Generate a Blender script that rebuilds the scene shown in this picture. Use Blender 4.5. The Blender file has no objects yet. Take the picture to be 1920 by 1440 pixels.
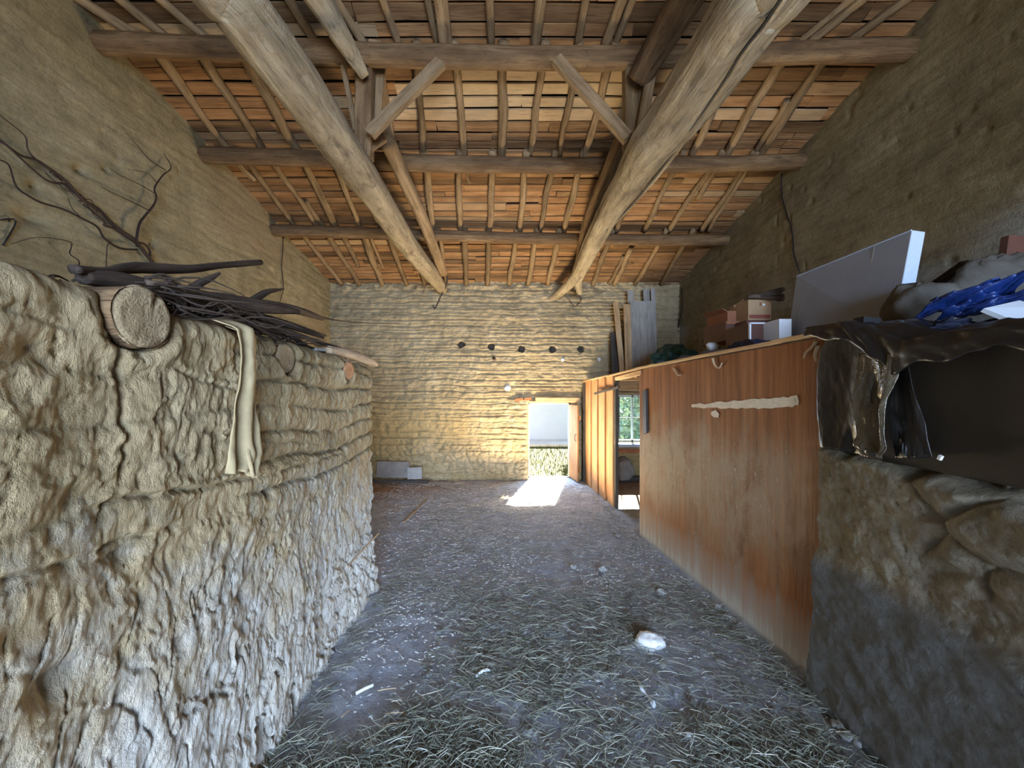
import bpy, math, random
import numpy as np
from mathutils import Vector, Matrix

random.seed(7)
RNG = np.random.RandomState(7)
SC = bpy.context.scene
COL = SC.collection

# ------------------------------------------------------------------ camera, world, light, exposure
CAM_H, F, CX, CY = 1.75, 720.0, 945.0, 735.0
cd = bpy.data.cameras.new('camera')
cd.sensor_width = 36.0
cd.lens = 36.0 * F / 1920.0
cd.shift_x = (960 - CX) / 1920.0
cd.shift_y = (CY - 720) / 1920.0
cd.clip_start, cd.clip_end = 0.05, 200
cam = bpy.data.objects.new('camera', cd)
cam.location = (0, 0, CAM_H)
cam.rotation_euler = (math.pi / 2, 0, 0)
COL.objects.link(cam)
SC.camera = cam

SC.view_settings.view_transform = 'Standard'
SC.view_settings.look = 'None'
SC.view_settings.gamma = 1
SC.view_settings.use_curve_mapping = False
SC.view_settings.exposure = 0.2
SC.cycles.max_bounces = 10
SC.cycles.diffuse_bounces = 7
SC.cycles.sample_clamp_indirect = 6
SC.cycles.use_denoising = True

world = bpy.data.worlds.new('sky')
SC.world = world
world.use_nodes = True
wn = world.node_tree.nodes
bg = wn['Background']
sky = wn.new('ShaderNodeTexSky')
sky.sky_type = 'NISHITA'
sky.sun_disc = False
sky.sun_elevation = math.radians(37)
sky.sun_rotation = math.radians(15)
world.node_tree.links.new(sky.outputs[0], bg.inputs[0])
bg.inputs[1].default_value = 0.55

def lamp(name, kind, loc, target, energy, color, **kw):
    d = bpy.data.lights.new(name, kind)
    d.energy, d.color = energy, color
    for k, v in kw.items():
        setattr(d, k, v)
    o = bpy.data.objects.new(name, d)
    o.location = loc
    o.rotation_euler = (Vector(target) - Vector(loc)).to_track_quat('-Z', 'Y').to_euler()
    COL.objects.link(o)
    return o

SUN_DIR = Vector((-0.53, -1.95, -1.51))
lamp('sun', 'SUN', (3, 16, 10), Vector((3, 16, 10)) + SUN_DIR, 90.0, (1.0, 0.93, 0.80), angle=math.radians(0.6))
# daylight of the wide doorway behind the camera: blue sky above, warm sunlit yard below
lamp('doorway_skylight', 'AREA', (1.5, -5.9, 1.8), (0.0, 1.5, 0.0), 500, (0.46, 0.66, 1.0), shape='RECTANGLE', size=3.2, size_y=2.8, spread=math.radians(95))
lamp('doorway_yard_light', 'AREA', (0.9, -5.9, 0.5), (0.0, 2.8, 3.0), 300, (1.0, 0.84, 0.58), shape='RECTANGLE', size=4.0, size_y=0.9)
# skylight through the back doorway, then an added lamp for the sunlit floor's bounce
lamp('back_doorway_skylight', 'AREA', (0.95, 8.05, 0.95), (0.6, 4.0, -0.2), 50, (0.50, 0.72, 1.0), shape='RECTANGLE', size=0.75, size_y=1.1)
lamp('added_bounce_fill', 'AREA', (0.36, 6.45, 0.05), (0.25, 5.7, 3.0), 270, (1.0, 0.79, 0.47), shape='RECTANGLE', size=0.75, size_y=1.1)

# ------------------------------------------------------------------ pixel -> place helpers
def P(u, v, Y):
    return np.array([(u - CX) / F * Y, Y, CAM_H - (v - CY) / F * Y])
def PXp(u, v, X):
    return P(u, v, X * F / (u - CX))
def PZp(u, v, Z=0.0):
    return P(u, v, (CAM_H - Z) * F / (v - CY))
YB, XL, XR, YF = 7.64, -3.45, 3.50, -6.0
SL, ZE, YRIDGE = 0.222, 3.92, 1.5
def Zr(Y):
    Y = np.asarray(Y, float)
    return np.where(Y > YRIDGE, ZE + SL * (YB - Y), ZE + SL * (YB - YRIDGE) - 0.222 * (YRIDGE - Y))
def PR(u, v, off=0.04):
    Y = (ZE - off + SL * YB - CAM_H) / ((CY - v) / F + SL)
    return P(u, v, Y)

# ------------------------------------------------------------------ numpy noise
def _hash(ix, iy, iz, seed):
    n = (ix.astype(np.int64) * 374761393 + iy.astype(np.int64) * 668265263 + iz.astype(np.int64) * 2147483647 + seed * 974634777) & 0xFFFFFFFF
    n = ((n ^ (n >> 13)) * 1274126177) & 0xFFFFFFFF
    n = ((n ^ (n >> 16)) * 2246822519) & 0xFFFFFFFF
    return ((n ^ (n >> 15)) & 0xFFFFFF) / float(0xFFFFFF)
def vnoise(x, y, z=0.0, seed=0):
    x, y, z = np.broadcast_arrays(np.asarray(x, float), np.asarray(y, float), np.asarray(z, float))
    ix, iy, iz = np.floor(x), np.floor(y), np.floor(z)
    fx, fy, fz = x - ix, y - iy, z - iz
    fx, fy, fz = [f * f * (3 - 2 * f) for f in (fx, fy, fz)]
    r = 0
    for a in (0, 1):
        for b in (0, 1):
            for c in (0, 1):
                w = (fx if a else 1 - fx) * (fy if b else 1 - fy) * (fz if c else 1 - fz)
                r = r + w * _hash(ix + a, iy + b, iz + c, seed)
    return r * 2 - 1
def fbm(x, y, z=0.0, oct=4, seed=0, gain=0.5):
    r, a, t = 0, 1.0, 0
    for i in range(oct):
        r = r + a * vnoise(x * 2.03 ** i + i * 7.3, y * 2.03 ** i + i * 3.1, np.asarray(z) * 2.03 ** i, seed + i)
        t += a; a *= gain
    return r / t
def ridged(x, y, z=0.0, oct=3, seed=0):
    r, a, t = 0, 1.0, 0
    for i in range(oct):
        r = r + a * (1 - np.abs(vnoise(x * 2.1 ** i + i * 5.7, y * 2.1 ** i + 1.3 * i, z, seed + i)))
        t += a; a *= 0.5
    return r / t
def cell(x, y, seed=0):
    """distance to border between cells (0 at border) and cell id random"""
    x, y = np.asarray(x, float), np.asarray(y, float)
    ix, iy = np.floor(x), np.floor(y)
    d1 = np.full(x.shape, 9.0); d2 = np.full(x.shape, 9.0); cid = np.zeros(x.shape)
    z = np.zeros(x.shape)
    for a in (-1, 0, 1):
        for b in (-1, 0, 1):
            hx, hy = _hash(ix + a, iy + b, z, seed), _hash(ix + a, iy + b, z, seed + 11)
            d = np.hypot(ix + a + hx - x, iy + b + hy - y)
            closer = d < d1
            d2 = np.where(closer, d1, np.minimum(d2, d))
            cid = np.where(closer, _hash(ix + a, iy + b, z, seed + 5), cid)
            d1 = np.where(closer, d, d1)
    return d2 - d1, cid
def sstep(a, b, x):
    t = np.clip((np.asarray(x, float) - a) / (b - a), 0, 1)
    return t * t * (3 - 2 * t)
def gauss2(y, z, y0, z0, ry, rz):
    return np.exp(-((y - y0) / ry) ** 2 - ((z - z0) / rz) ** 2)

# ------------------------------------------------------------------ mesh helpers
def tag(o, label=None, cat=None, group=None, kind=None):
    if label: o['label'] = label
    if cat: o['category'] = cat
    if group: o['group'] = group
    if kind: o['kind'] = kind
    return o

class MB:
    def __init__(s):
        s.v, s.f, s.g, s.c, s.n = [], [], [], [], 0
    def add(s, V, Fc, G=None, C=0.0):
        V = np.asarray(V, float)
        s.v.append(V)
        s.g.append(np.asarray(G, float) if G is not None else V.copy())
        s.c.append(np.full(len(V), C) if np.isscalar(C) else np.asarray(C, float))
        n = s.n
        s.f.extend([tuple(int(i) + n for i in f) for f in Fc])
        s.n += len(V)
        return s
    def box(s, c, size, rot=None, C=0.0):
        x, y, z = [q / 2 for q in size]
        V = np.array([(a * x, b * y, d * z) for a in (-1, 1) for b in (-1, 1) for d in (-1, 1)])
        G = V + RNG.rand(3) * 20
        if rot is not None:
            V = V @ np.array(rot.to_3x3()).T
        return s.add(V + np.array(c), [(0, 1, 3, 2), (4, 6, 7, 5), (0, 4, 5, 1), (2, 3, 7, 6), (0, 2, 6, 4), (1, 5, 7, 3)], G, C)
    def board(s, p0, p1, w, t, up=(0, 0, 1), nseg=6, wob=0.004, C=0.0, taper=1.0, chip=0.0):
        """a sawn or split board from p0 to p1; w across, t along up"""
        p0, p1, up = np.array(p0, float), np.array(p1, float), np.array(up, float)
        d = p1 - p0; L = np.linalg.norm(d); d /= L
        side = np.cross(d, up); side /= np.linalg.norm(side)
        up = np.cross(side, d)
        V, G, Fc = [], [], []
        off = RNG.rand(3) * 30
        sd = RNG.randint(9999)
        e = 0.12 * min(w, t)
        prof = [(-w/2+e, -t/2), (w/2-e, -t/2), (w/2, -t/2+e), (w/2, t/2-e), (w/2-e, t/2), (-w/2+e, t/2), (-w/2, t/2-e), (-w/2, -t/2+e)]
        for i in range(nseg + 1):
            q = i / nseg
            wl, wr = [float(vnoise(q * L * 2.5 + k * 9.1, sd * 0.37, seed=3)) * wob for k in (0, 1)]
            bw = float(vnoise(q * L * 1.2, sd * 0.77, seed=5)) * wob * 1.5
            k = 1 + (taper - 1) * q
            for j, (a, b) in enumerate(prof):
                aa = a * k + (wl if a < 0 else wr)
                dd = q * L
                if chip and i in (0, nseg):
                    dd += (RNG.rand() - .5) * chip
                V.append(p0 + d * dd + side * aa + up * (b * k + bw))
                G.append((a, b, dd))
        m = len(prof)
        for i in range(nseg):
            for j in range(m):
                Fc.append((i * m + j, i * m + (j + 1) % m, (i + 1) * m + (j + 1) % m, (i + 1) * m + j))
        Fc.append(tuple(range(m))[::-1]); Fc.append(tuple(nseg * m + j for j in range(m)))
        return s.add(V, Fc, np.array(G) + off, C)
    def tube(s, pts, rad, nseg=10, sub=4, amp=0.0, nscale=6.0, flat=None, caps=True, C=0.0):
        pts = np.array(pts, float); rad = np.array(rad if np.ndim(rad) else [rad] * len(pts), float)
        if len(rad) != len(pts):
            rad = np.interp(np.linspace(0, 1, len(pts)), np.linspace(0, 1, len(rad)), rad)
        Q, R = [], []
        n = len(pts)
        for i in range(n - 1):
            a, b, c, d = pts[max(i-1, 0)], pts[i], pts[i+1], pts[min(i+2, n-1)]
            for k in range(sub):
                t = k / sub
                Q.append(0.5 * ((2*b) + (c-a)*t + (2*a-5*b+4*c-d)*t*t + (3*b-a-3*c+d)*t**3))
                R.append(rad[i] * (1-t) + rad[i+1] * t)
        Q.append(pts[-1]); R.append(rad[-1])
        Q, R = np.array(Q), np.array(R)
        T = np.gradient(Q, axis=0); T /= np.linalg.norm(T, axis=1)[:, None] + 1e-9
        ref = np.array([0, 0, 1.0]) if abs(T[0][2]) < 0.9 else np.array([1.0, 0, 0])
        N = np.cross(T[0], ref); N /= np.linalg.norm(N)
        ang = np.linspace(0, 2 * math.pi, nseg, endpoint=False)
        V, G = [], []
        off = RNG.rand(3) * 40
        sl = 0.0
        for i in range(len(Q)):
            N = N - T[i] * N.dot(T[i]); N /= np.linalg.norm(N)
            B = np.cross(T[i], N)
            if i: sl += np.linalg.norm(Q[i] - Q[i-1])
            ca, sa = np.cos(ang), np.sin(ang)
            r = R[i] * np.ones(nseg)
            if amp:
                r = r * (1 + amp * fbm(ca * 1.1 + off[0], sa * 1.1 + off[1], sl * nscale * 0.35 + off[2], 3)
                         + amp * 0.7 * fbm(ca * 3.3 + off[1], sa * 3.3 + off[0], sl * nscale * 0.5 + off[2], 2, 9))
            if flat is not None:      # hewn faces
                r = np.minimum(r, R[i] * flat / np.maximum(np.abs(np.cos(ang * 2 + off[0])), 0.35))
            V.append(Q[i] + np.outer(ca * r, N) + np.outer(sa * r, B))
            G.append(np.stack([ca * r, sa * r, np.full(nseg, sl)], 1) + off)
        V, G = np.concatenate(V), np.concatenate(G)
        m, Fc = nseg, []
        for i in range(len(Q) - 1):
            for j in range(m):
                Fc.append((i*m+j, i*m+(j+1) % m, (i+1)*m+(j+1) % m, (i+1)*m+j))
        if caps:
            Fc.append(tuple(range(m))[::-1]); Fc.append(tuple((len(Q)-1)*m + j for j in range(m)))
        return s.add(V, Fc, G, C)
    def build(s, name, mat, parent=None, origin=None, smooth=False, top=True):
        V = np.concatenate(s.v)
        if parent is not None:
            o0 = np.array(parent.get('_w', (0, 0, 0)))
        elif origin is not None:
            o0 = np.array(origin)
        else:
            lo, hi = V.min(0), V.max(0)
            o0 = np.array([(lo[0]+hi[0])/2, (lo[1]+hi[1])/2, lo[2]])
        me = bpy.data.meshes.new(name)
        me.from_pydata((V - o0).tolist(), [], s.f)
        a = me.attributes.new('gr', 'FLOAT_VECTOR', 'POINT'); a.data.foreach_set('vector', np.concatenate(s.g).astype(np.float32).ravel())
        a = me.attributes.new('tone', 'FLOAT', 'POINT'); a.data.foreach_set('value', np.concatenate(s.c).astype(np.float32))
        me.polygons.foreach_set('use_smooth', [smooth] * len(me.polygons))
        me.materials.append(mat)
        me.update()
        o = bpy.data.objects.new(name, me)
        COL.objects.link(o)
        if parent is not None: o.parent = parent
        else: o.location = o0
        WORLD0[o.name] = tuple(o0)
        return o
WORLD0 = {}

def thing(name, label, cat, loc, group=None):
    o = bpy.data.objects.new(name, None)
    o.empty_display_size = 0.1
    o.location = loc
    COL.objects.link(o)
    tag(o, label, cat, group)
    o['_w'] = [float(q) for q in loc]
    return o
def as_parent(o):
    o['_w'] = [float(q) for q in WORLD0[o.name]]
    return o

def grid_mesh(name, V, nu, nv, mat, mask=None, smooth=True, tone=None, flip=False, kind='structure'):
    """V: (nu, nv, 3) world coordinates, mask: (nu-1, nv-1) True keeps the face"""
    idx = np.arange(nu * nv).reshape(nu, nv)
    a, b, c, d = idx[:-1, :-1], idx[1:, :-1], idx[1:, 1:], idx[:-1, 1:]
    q = np.stack([a, b, c, d] if not flip else [a, d, c, b], -1)
    if mask is not None: q = q[mask]
    q = q.reshape(-1, 4)
    me = bpy.data.meshes.new(name)
    me.vertices.add(nu * nv)
    me.vertices.foreach_set('co', V.astype(np.float32).ravel())
    me.loops.add(len(q) * 4)
    me.loops.foreach_set('vertex_index', q.astype(np.int32).ravel())
    me.polygons.add(len(q))
    me.polygons.foreach_set('loop_start', np.arange(0, len(q) * 4, 4, dtype=np.int32))
    me.polygons.foreach_set('loop_total', np.full(len(q), 4, dtype=np.int32))
    me.polygons.foreach_set('use_smooth', np.full(len(q), smooth))
    t = me.attributes.new('tone', 'FLOAT', 'POINT')
    t.data.foreach_set('value', (np.zeros(nu * nv) if tone is None else tone.ravel()).astype(np.float32))
    me.update(calc_edges=True)
    me.validate()
    me.materials.append(mat)
    o = bpy.data.objects.new(name, me)
    COL.objects.link(o)
    if kind: o['kind'] = kind
    return o

# ------------------------------------------------------------------ materials
def new_mat(name, rough=0.9):
    m = bpy.data.materials.new(name); m.use_nodes = True
    nt = m.node_tree; b = nt.nodes['Principled BSDF']
    b.inputs['Roughness'].default_value = rough
    b.inputs['Specular IOR Level'].default_value = 0.2
    return m, nt, b
def nd(nt, t, **kw):
    n = nt.nodes.new(t)
    for k, v in kw.items():
        if k in n.inputs: n.inputs[k].default_value = v
        else: setattr(n, k, v)
    return n
def noise(nt, vec, scale, detail=4, rough=0.55, dist=0.0):
    n = nd(nt, 'ShaderNodeTexNoise', Scale=scale, Detail=detail, Roughness=rough, Distortion=dist)
    nt.links.new(vec, n.inputs['Vector'])
    return n.outputs['Fac']
def mapping(nt, vec, scale):
    n = nd(nt, 'ShaderNodeMapping'); n.inputs['Scale'].default_value = scale
    nt.links.new(vec, n.inputs['Vector'])
    return n.outputs[0]
def ramp(nt, fac, stops):
    n = nd(nt, 'ShaderNodeValToRGB')
    el = n.color_ramp.elements
    while len(el) < len(stops): el.new(0.5)
    for e, (p, c) in zip(el, stops):
        e.position = p
        e.color = (c[0], c[1], c[2], 1) if np.ndim(c) else (c, c, c, 1)
    nt.links.new(fac, n.inputs[0])
    return n.outputs[0]
def mix(nt, fac, a, b, mode='MIX'):
    n = nd(nt, 'ShaderNodeMix'); n.data_type = 'RGBA'; n.blend_type = mode
    for i, q in ((0, fac), (6, a), (7, b)):
        if isinstance(q, (int, float)): n.inputs[i].default_value = q
        elif isinstance(q, tuple): n.inputs[i].default_value = (*q, 1)
        else: nt.links.new(q, n.inputs[i])
    return n.outputs[2]
def math_(nt, op, a, b=0.0, clamp=False):
    n = nd(nt, 'ShaderNodeMath'); n.operation = op; n.use_clamp = clamp
    for i, q in ((0, a), (1, b)):
        if isinstance(q, (int, float)): n.inputs[i].default_value = q
        else: nt.links.new(q, n.inputs[i])
    return n.outputs[0]
def bump(nt, b, hs, dist=0.01, strength=1.0):
    n = nd(nt, 'ShaderNodeBump', Strength=strength, Distance=dist)
    nt.links.new(hs, n.inputs['Height']); nt.links.new(n.outputs[0], b.inputs['Normal'])
    return n
def gpos(nt): return nd(nt, 'ShaderNodeNewGeometry').outputs['Position']
def attr(nt, name, out='Vector'):
    n = nd(nt, 'ShaderNodeAttribute'); n.attribute_name = name
    return n.outputs[out]

def wood(name, dark, mid, light, rough=0.85, knots=0.0, island=0.0, grain=22.0, bumpd=0.004, objrand=0.35, pale=None, rings=False):
    m, nt, b = new_mat(name, rough)
    g = attr(nt, 'gr')
    st = mapping(nt, g, (grain, grain, grain * 0.07))
    n1 = noise(nt, st, 1.0, 5, 0.6, 0.6)
    n2 = noise(nt, mapping(nt, g, (4, 4, 1.6)), 1.3, 4, 0.6)
    n3 = noise(nt, mapping(nt, g, (90, 90, 5)), 1.0, 2, 0.5)
    c = ramp(nt, n1, [(0.30, dark), (0.5, mid), (0.72, light)])
    c2 = ramp(nt, n2, [(0.28, dark), (0.5, mid), (0.75, light)])
    c = mix(nt, 0.45, c, c2)
    if objrand:
        r = nd(nt, 'ShaderNodeObjectInfo').outputs['Random']
        c = mix(nt, 1.0, c, ramp(nt, r, [(0, 1 - objrand), (1, 1 + 0.0)]), 'MULTIPLY')
    if island:
        r = nd(nt, 'ShaderNodeNewGeometry').outputs['Random Per Island']
        c = mix(nt, 1.0, c, ramp(nt, r, [(0, 1 - island), (0.5, 0.82), (1, 1.0)]), 'MULTIPLY')
        c = mix(nt, math_(nt, 'MULTIPLY', r, 0.30), c, mix(nt, 1.0, c, (1.0, 0.72, 0.5), 'MULTIPLY'))
    if pale:
        c = mix(nt, attr(nt, 'tone', 'Fac'), c, mix(nt, 0.5, c2, pale))
    # dark cracks along the grain
    cr = ramp(nt, n3, [(0.28, 0.35), (0.40, 1.0)])
    c = mix(nt, 0.7, c, mix(nt, 1.0, c, cr, 'MULTIPLY'))
    h = math_(nt, 'ADD', n1, math_(nt, 'MULTIPLY', n3, 0.5))
    if knots:
        k1 = noise(nt, mapping(nt, g, (9, 9, 4.5)), 1.0, 7, 0.7, 0.8)
        k2 = noise(nt, mapping(nt, g, (2.2, 2.2, 1.2)), 1.0, 3, 0.6)
        c = mix(nt, ramp(nt, k1, [(0.30, knots), (0.46, 0.0)]), c, dark)
        c = mix(nt, ramp(nt, k2, [(0.45, 0.0), (0.65, knots * 0.6)]), c, mix(nt, 1.0, c, (0.70, 0.72, 0.76), 'MULTIPLY'))
        h = math_(nt, 'ADD', h, math_(nt, 'MULTIPLY', k1, 1.8))
    nt.links.new(c, b.inputs['Base Color'])
    bump(nt, b, h, bumpd)
    return m

def mud(name, cols, pale=None, pale_z=None, strata=0.0, bumpd=0.012, bscale=1.0, brown=None, tonecol=None, vstretch=1.0, top=None):
    m, nt, b = new_mat(name, 0.95)
    b.inputs['Specular IOR Level'].default_value = 0.05
    p = gpos(nt)
    n1 = noise(nt, p, 1.3, 5, 0.6)
    n2 = noise(nt, p, 7.0, 6, 0.65)
    n3 = noise(nt, mapping(nt, p, (1, 1, 1 / vstretch)), 38.0 * bscale, 5, 0.7)
    n4 = noise(nt, p, 150.0 * bscale, 3, 0.7)
    f = math_(nt, 'ADD', math_(nt, 'MULTIPLY', n1, 0.5), math_(nt, 'MULTIPLY', n2, 0.5))
    c = ramp(nt, f, [(0.33, cols[0]), (0.5, cols[1]), (0.66, cols[2])])
    n5 = noise(nt, mapping(nt, p, (1, 1, 1 / vstretch)), 15.0 * bscale, 8, 0.72, 0.6)
    h = math_(nt, 'ADD', math_(nt, 'MULTIPLY', n3, 0.5), math_(nt, 'MULTIPLY', n4, 0.18))
    h = math_(nt, 'ADD', h, math_(nt, 'MULTIPLY', n5, 1.1))
    if strata:
        s = noise(nt, mapping(nt, p, (1.5, 1.5, 11)), 1.6, 7, 0.72, 0.5)
        c = mix(nt, strata, c, mix(nt, 1.0, c, ramp(nt, s, [(0.3, 0.55), (0.5, 1.0), (0.7, 1.25)]), 'MULTIPLY'))
        h = math_(nt, 'ADD', h, math_(nt, 'MULTIPLY', s, 1.2))
    sep = nd(nt, 'ShaderNodeSeparateXYZ'); nt.links.new(p, sep.inputs[0])
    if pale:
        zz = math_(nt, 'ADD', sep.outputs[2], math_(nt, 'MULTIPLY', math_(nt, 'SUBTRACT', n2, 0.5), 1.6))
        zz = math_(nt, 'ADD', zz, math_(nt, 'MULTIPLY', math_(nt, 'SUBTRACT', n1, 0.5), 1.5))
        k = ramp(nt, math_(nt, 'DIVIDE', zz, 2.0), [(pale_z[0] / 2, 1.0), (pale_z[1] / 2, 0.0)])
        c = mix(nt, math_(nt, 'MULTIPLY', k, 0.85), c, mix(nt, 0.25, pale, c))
    if top:
        k = ramp(nt, math_(nt, 'DIVIDE', math_(nt, 'ADD', sep.outputs[2], math_(nt, 'MULTIPLY', n1, 1.2)), 6.0), [(top[0] / 6, 0.0), (top[1] / 6, 1.0)])
        c = mix(nt, k, c, top[2])
    if tonecol:
        c = mix(nt, attr(nt, 'tone', 'Fac'), c, tonecol)
    # pits and crumbs: dirt plus crevice shade put into the colour
    c = mix(nt, 0.5, c, mix(nt, 1.0, c, ramp(nt, n3, [(0.30, 0.45), (0.48, 1.0), (0.7, 1.15)]), 'MULTIPLY'))
    nt.links.new(c, b.inputs['Base Color'])
    bump(nt, b, h, bumpd)
    return m

def plain(name, col, rough=0.6, var=0.12, scale=6.0, bumpd=0.002, metal=0.0, spec=0.3, trans=0.0):
    m, nt, b = new_mat(name, rough)
    b.inputs['Specular IOR Level'].default_value = spec
    b.inputs['Metallic'].default_value = metal
    tc = nd(nt, 'ShaderNodeTexCoord').outputs['Object']
    n = noise(nt, tc, scale, 5, 0.6)
    c = mix(nt, 1.0, col, ramp(nt, n, [(0.3, 1 - var * 2), (0.7, 1.0)]), 'MULTIPLY')
    nt.links.new(c, b.inputs['Base Color'])
    bump(nt, b, noise(nt, tc, scale * 6, 4, 0.6), bumpd)
    return m

M = {}
M['log_pale'] = wood('weathered_pale_log', (0.13, 0.10, 0.065), (0.42, 0.335, 0.215), (0.66, 0.55, 0.37), grain=12, bumpd=0.03, objrand=0.0, knots=0.8)
M['log_brown'] = wood('brown_log', (0.07, 0.042, 0.022), (0.185, 0.112, 0.056), (0.37, 0.245, 0.130), grain=18, bumpd=0.02, knots=0.6, objrand=0.15)
M['rafter'] = wood('rafter_wood', (0.11, 0.070, 0.036), (0.32, 0.215, 0.115), (0.52, 0.375, 0.22), grain=24, bumpd=0.012, knots=0.5, objrand=0.4)
M['ceiling'] = wood('ceiling_board', (0.09, 0.048, 0.022), (0.30, 0.170, 0.080), (0.50, 0.325, 0.17), grain=16, island=0.6, objrand=0.0, pale=(0.66, 0.54, 0.34), bumpd=0.006)
M['dark'] = plain('roof_underlay', (0.012, 0.009, 0.007), 1.0)
M['branch'] = wood('dead_branch', (0.022, 0.015, 0.012), (0.075, 0.052, 0.038), (0.17, 0.125, 0.09), grain=40, bumpd=0.004, objrand=0.4)
M['branch_pale'] = wood('peeled_branch', (0.18, 0.12, 0.07), (0.42, 0.31, 0.2), (0.62, 0.5, 0.35), grain=40, bumpd=0.003, objrand=0.3)
M['vine'] = wood('vine_stem', (0.018, 0.010, 0.008), (0.045, 0.027, 0.020), (0.10, 0.065, 0.045), grain=60, bumpd=0.002)
M['log_end'] = wood('log_cross_cut', (0.15, 0.105, 0.058), (0.29, 0.215, 0.125), (0.42, 0.33, 0.20), grain=12, bumpd=0.008, objrand=0.2)
M['log_end_red'] = wood('fresh_log_cut', (0.24, 0.11, 0.05), (0.42, 0.21, 0.10), (0.55, 0.33, 0.18), grain=20, bumpd=0.004, objrand=0.0)
M['plank_or'] = wood('orange_plank', (0.36, 0.15, 0.055), (0.56, 0.29, 0.125), (0.70, 0.44, 0.23), grain=20, bumpd=0.003, objrand=0.0, island=0.25)
M['door_wood'] = wood('door_plank', (0.16, 0.07, 0.028), (0.30, 0.145, 0.062), (0.42, 0.23, 0.11), grain=30, bumpd=0.003, objrand=0.25)
M['plank_grey'] = wood('grey_plank', (0.22, 0.20, 0.18), (0.36, 0.34, 0.31), (0.48, 0.46, 0.42), grain=26, bumpd=0.002, objrand=0.3)
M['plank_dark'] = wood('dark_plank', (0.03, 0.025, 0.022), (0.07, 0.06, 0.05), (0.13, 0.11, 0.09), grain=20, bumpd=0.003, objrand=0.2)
M['lintel'] = wood('lintel_wood', (0.26, 0.15, 0.075), (0.48, 0.32, 0.17), (0.64, 0.47, 0.28), grain=16, bumpd=0.005, objrand=0.0)

khaki = ((0.235, 0.180, 0.090), (0.39, 0.295, 0.165), (0.51, 0.405, 0.24))
M['wall_left'] = mud('rammed_earth_left', ((0.175, 0.145, 0.082), (0.265, 0.222, 0.130), (0.355, 0.30, 0.185)), strata=0.55, bumpd=0.010, tonecol=(0.27, 0.205, 0.125))
M['wall_right'] = mud('rammed_earth_right', ((0.15, 0.122, 0.068), (0.22, 0.182, 0.105), (0.30, 0.25, 0.155)), strata=0.5, bumpd=0.010, tonecol=(0.30, 0.30, 0.27))
M['wall_back'] = mud('rammed_earth_back', ((0.25, 0.195, 0.115), (0.385, 0.305, 0.18), (0.51, 0.415, 0.26)), strata=0.45, bumpd=0.012, tonecol=(0.40, 0.29, 0.13))
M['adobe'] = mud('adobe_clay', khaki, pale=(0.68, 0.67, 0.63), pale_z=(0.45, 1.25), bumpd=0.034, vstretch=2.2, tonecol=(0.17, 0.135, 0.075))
M['stone'] = mud('rubble_plaster', ((0.095, 0.078, 0.052), (0.165, 0.140, 0.095), (0.245, 0.21, 0.15)), bumpd=0.010, tonecol=(0.10, 0.10, 0.095))

def floor_mat():
    m, nt, b = new_mat('trodden_dirt', 0.9)
    p = gpos(nt)
    n1 = noise(nt, p, 0.9, 4, 0.6); n2 = noise(nt, p, 6, 6, 0.7); n3 = noise(nt, mapping(nt, p, (1, 1.6, 1)), 42, 6, 0.75); n4 = noise(nt, p, 140, 3, 0.7)
    c = ramp(nt, n2, [(0.3, (0.27, 0.28, 0.31)), (0.5, (0.38, 0.395, 0.43)), (0.7, (0.50, 0.515, 0.55))])
    c = mix(nt, attr(nt, 'tone', 'Fac'), c, ramp(nt, n2, [(0.3, (0.20, 0.12, 0.075)), (0.7, (0.42, 0.28, 0.18))]))
    c = mix(nt, ramp(nt, n3, [(0.54, 0.0), (0.68, 0.6)]), c, (0.62, 0.60, 0.56))
    c = mix(nt, ramp(nt, n3, [(0.34, 0.7), (0.46, 0.0)]), c, (0.09, 0.08, 0.075))
    c = mix(nt, ramp(nt, n4, [(0.60, 0.0), (0.74, 0.5)]), c, (0.5, 0.48, 0.44))
    nt.links.new(c, b.inputs['Base Color'])
    bump(nt, b, math_(nt, 'ADD', n3, math_(nt, 'MULTIPLY', n4, 0.4)), 0.012)
    return m
M['floor'] = floor_mat()

def straw_mat():
    m, nt, b = new_mat('straw_blades', 0.75)
    r = nd(nt, 'ShaderNodeNewGeometry').outputs['Random Per Island']
    c = ramp(nt, r, [(0.0, (0.07, 0.068, 0.045)), (0.5, (0.20, 0.20, 0.145)), (0.88, (0.28, 0.275, 0.21)), (1.0, (0.52, 0.50, 0.43))])
    nt.links.new(c, b.inputs['Base Color'])
    return m
M['straw'] = straw_mat()
M['chips'] = plain('pale_chaff', (0.62, 0.60, 0.56), 0.8, 0.2, 3)

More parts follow.
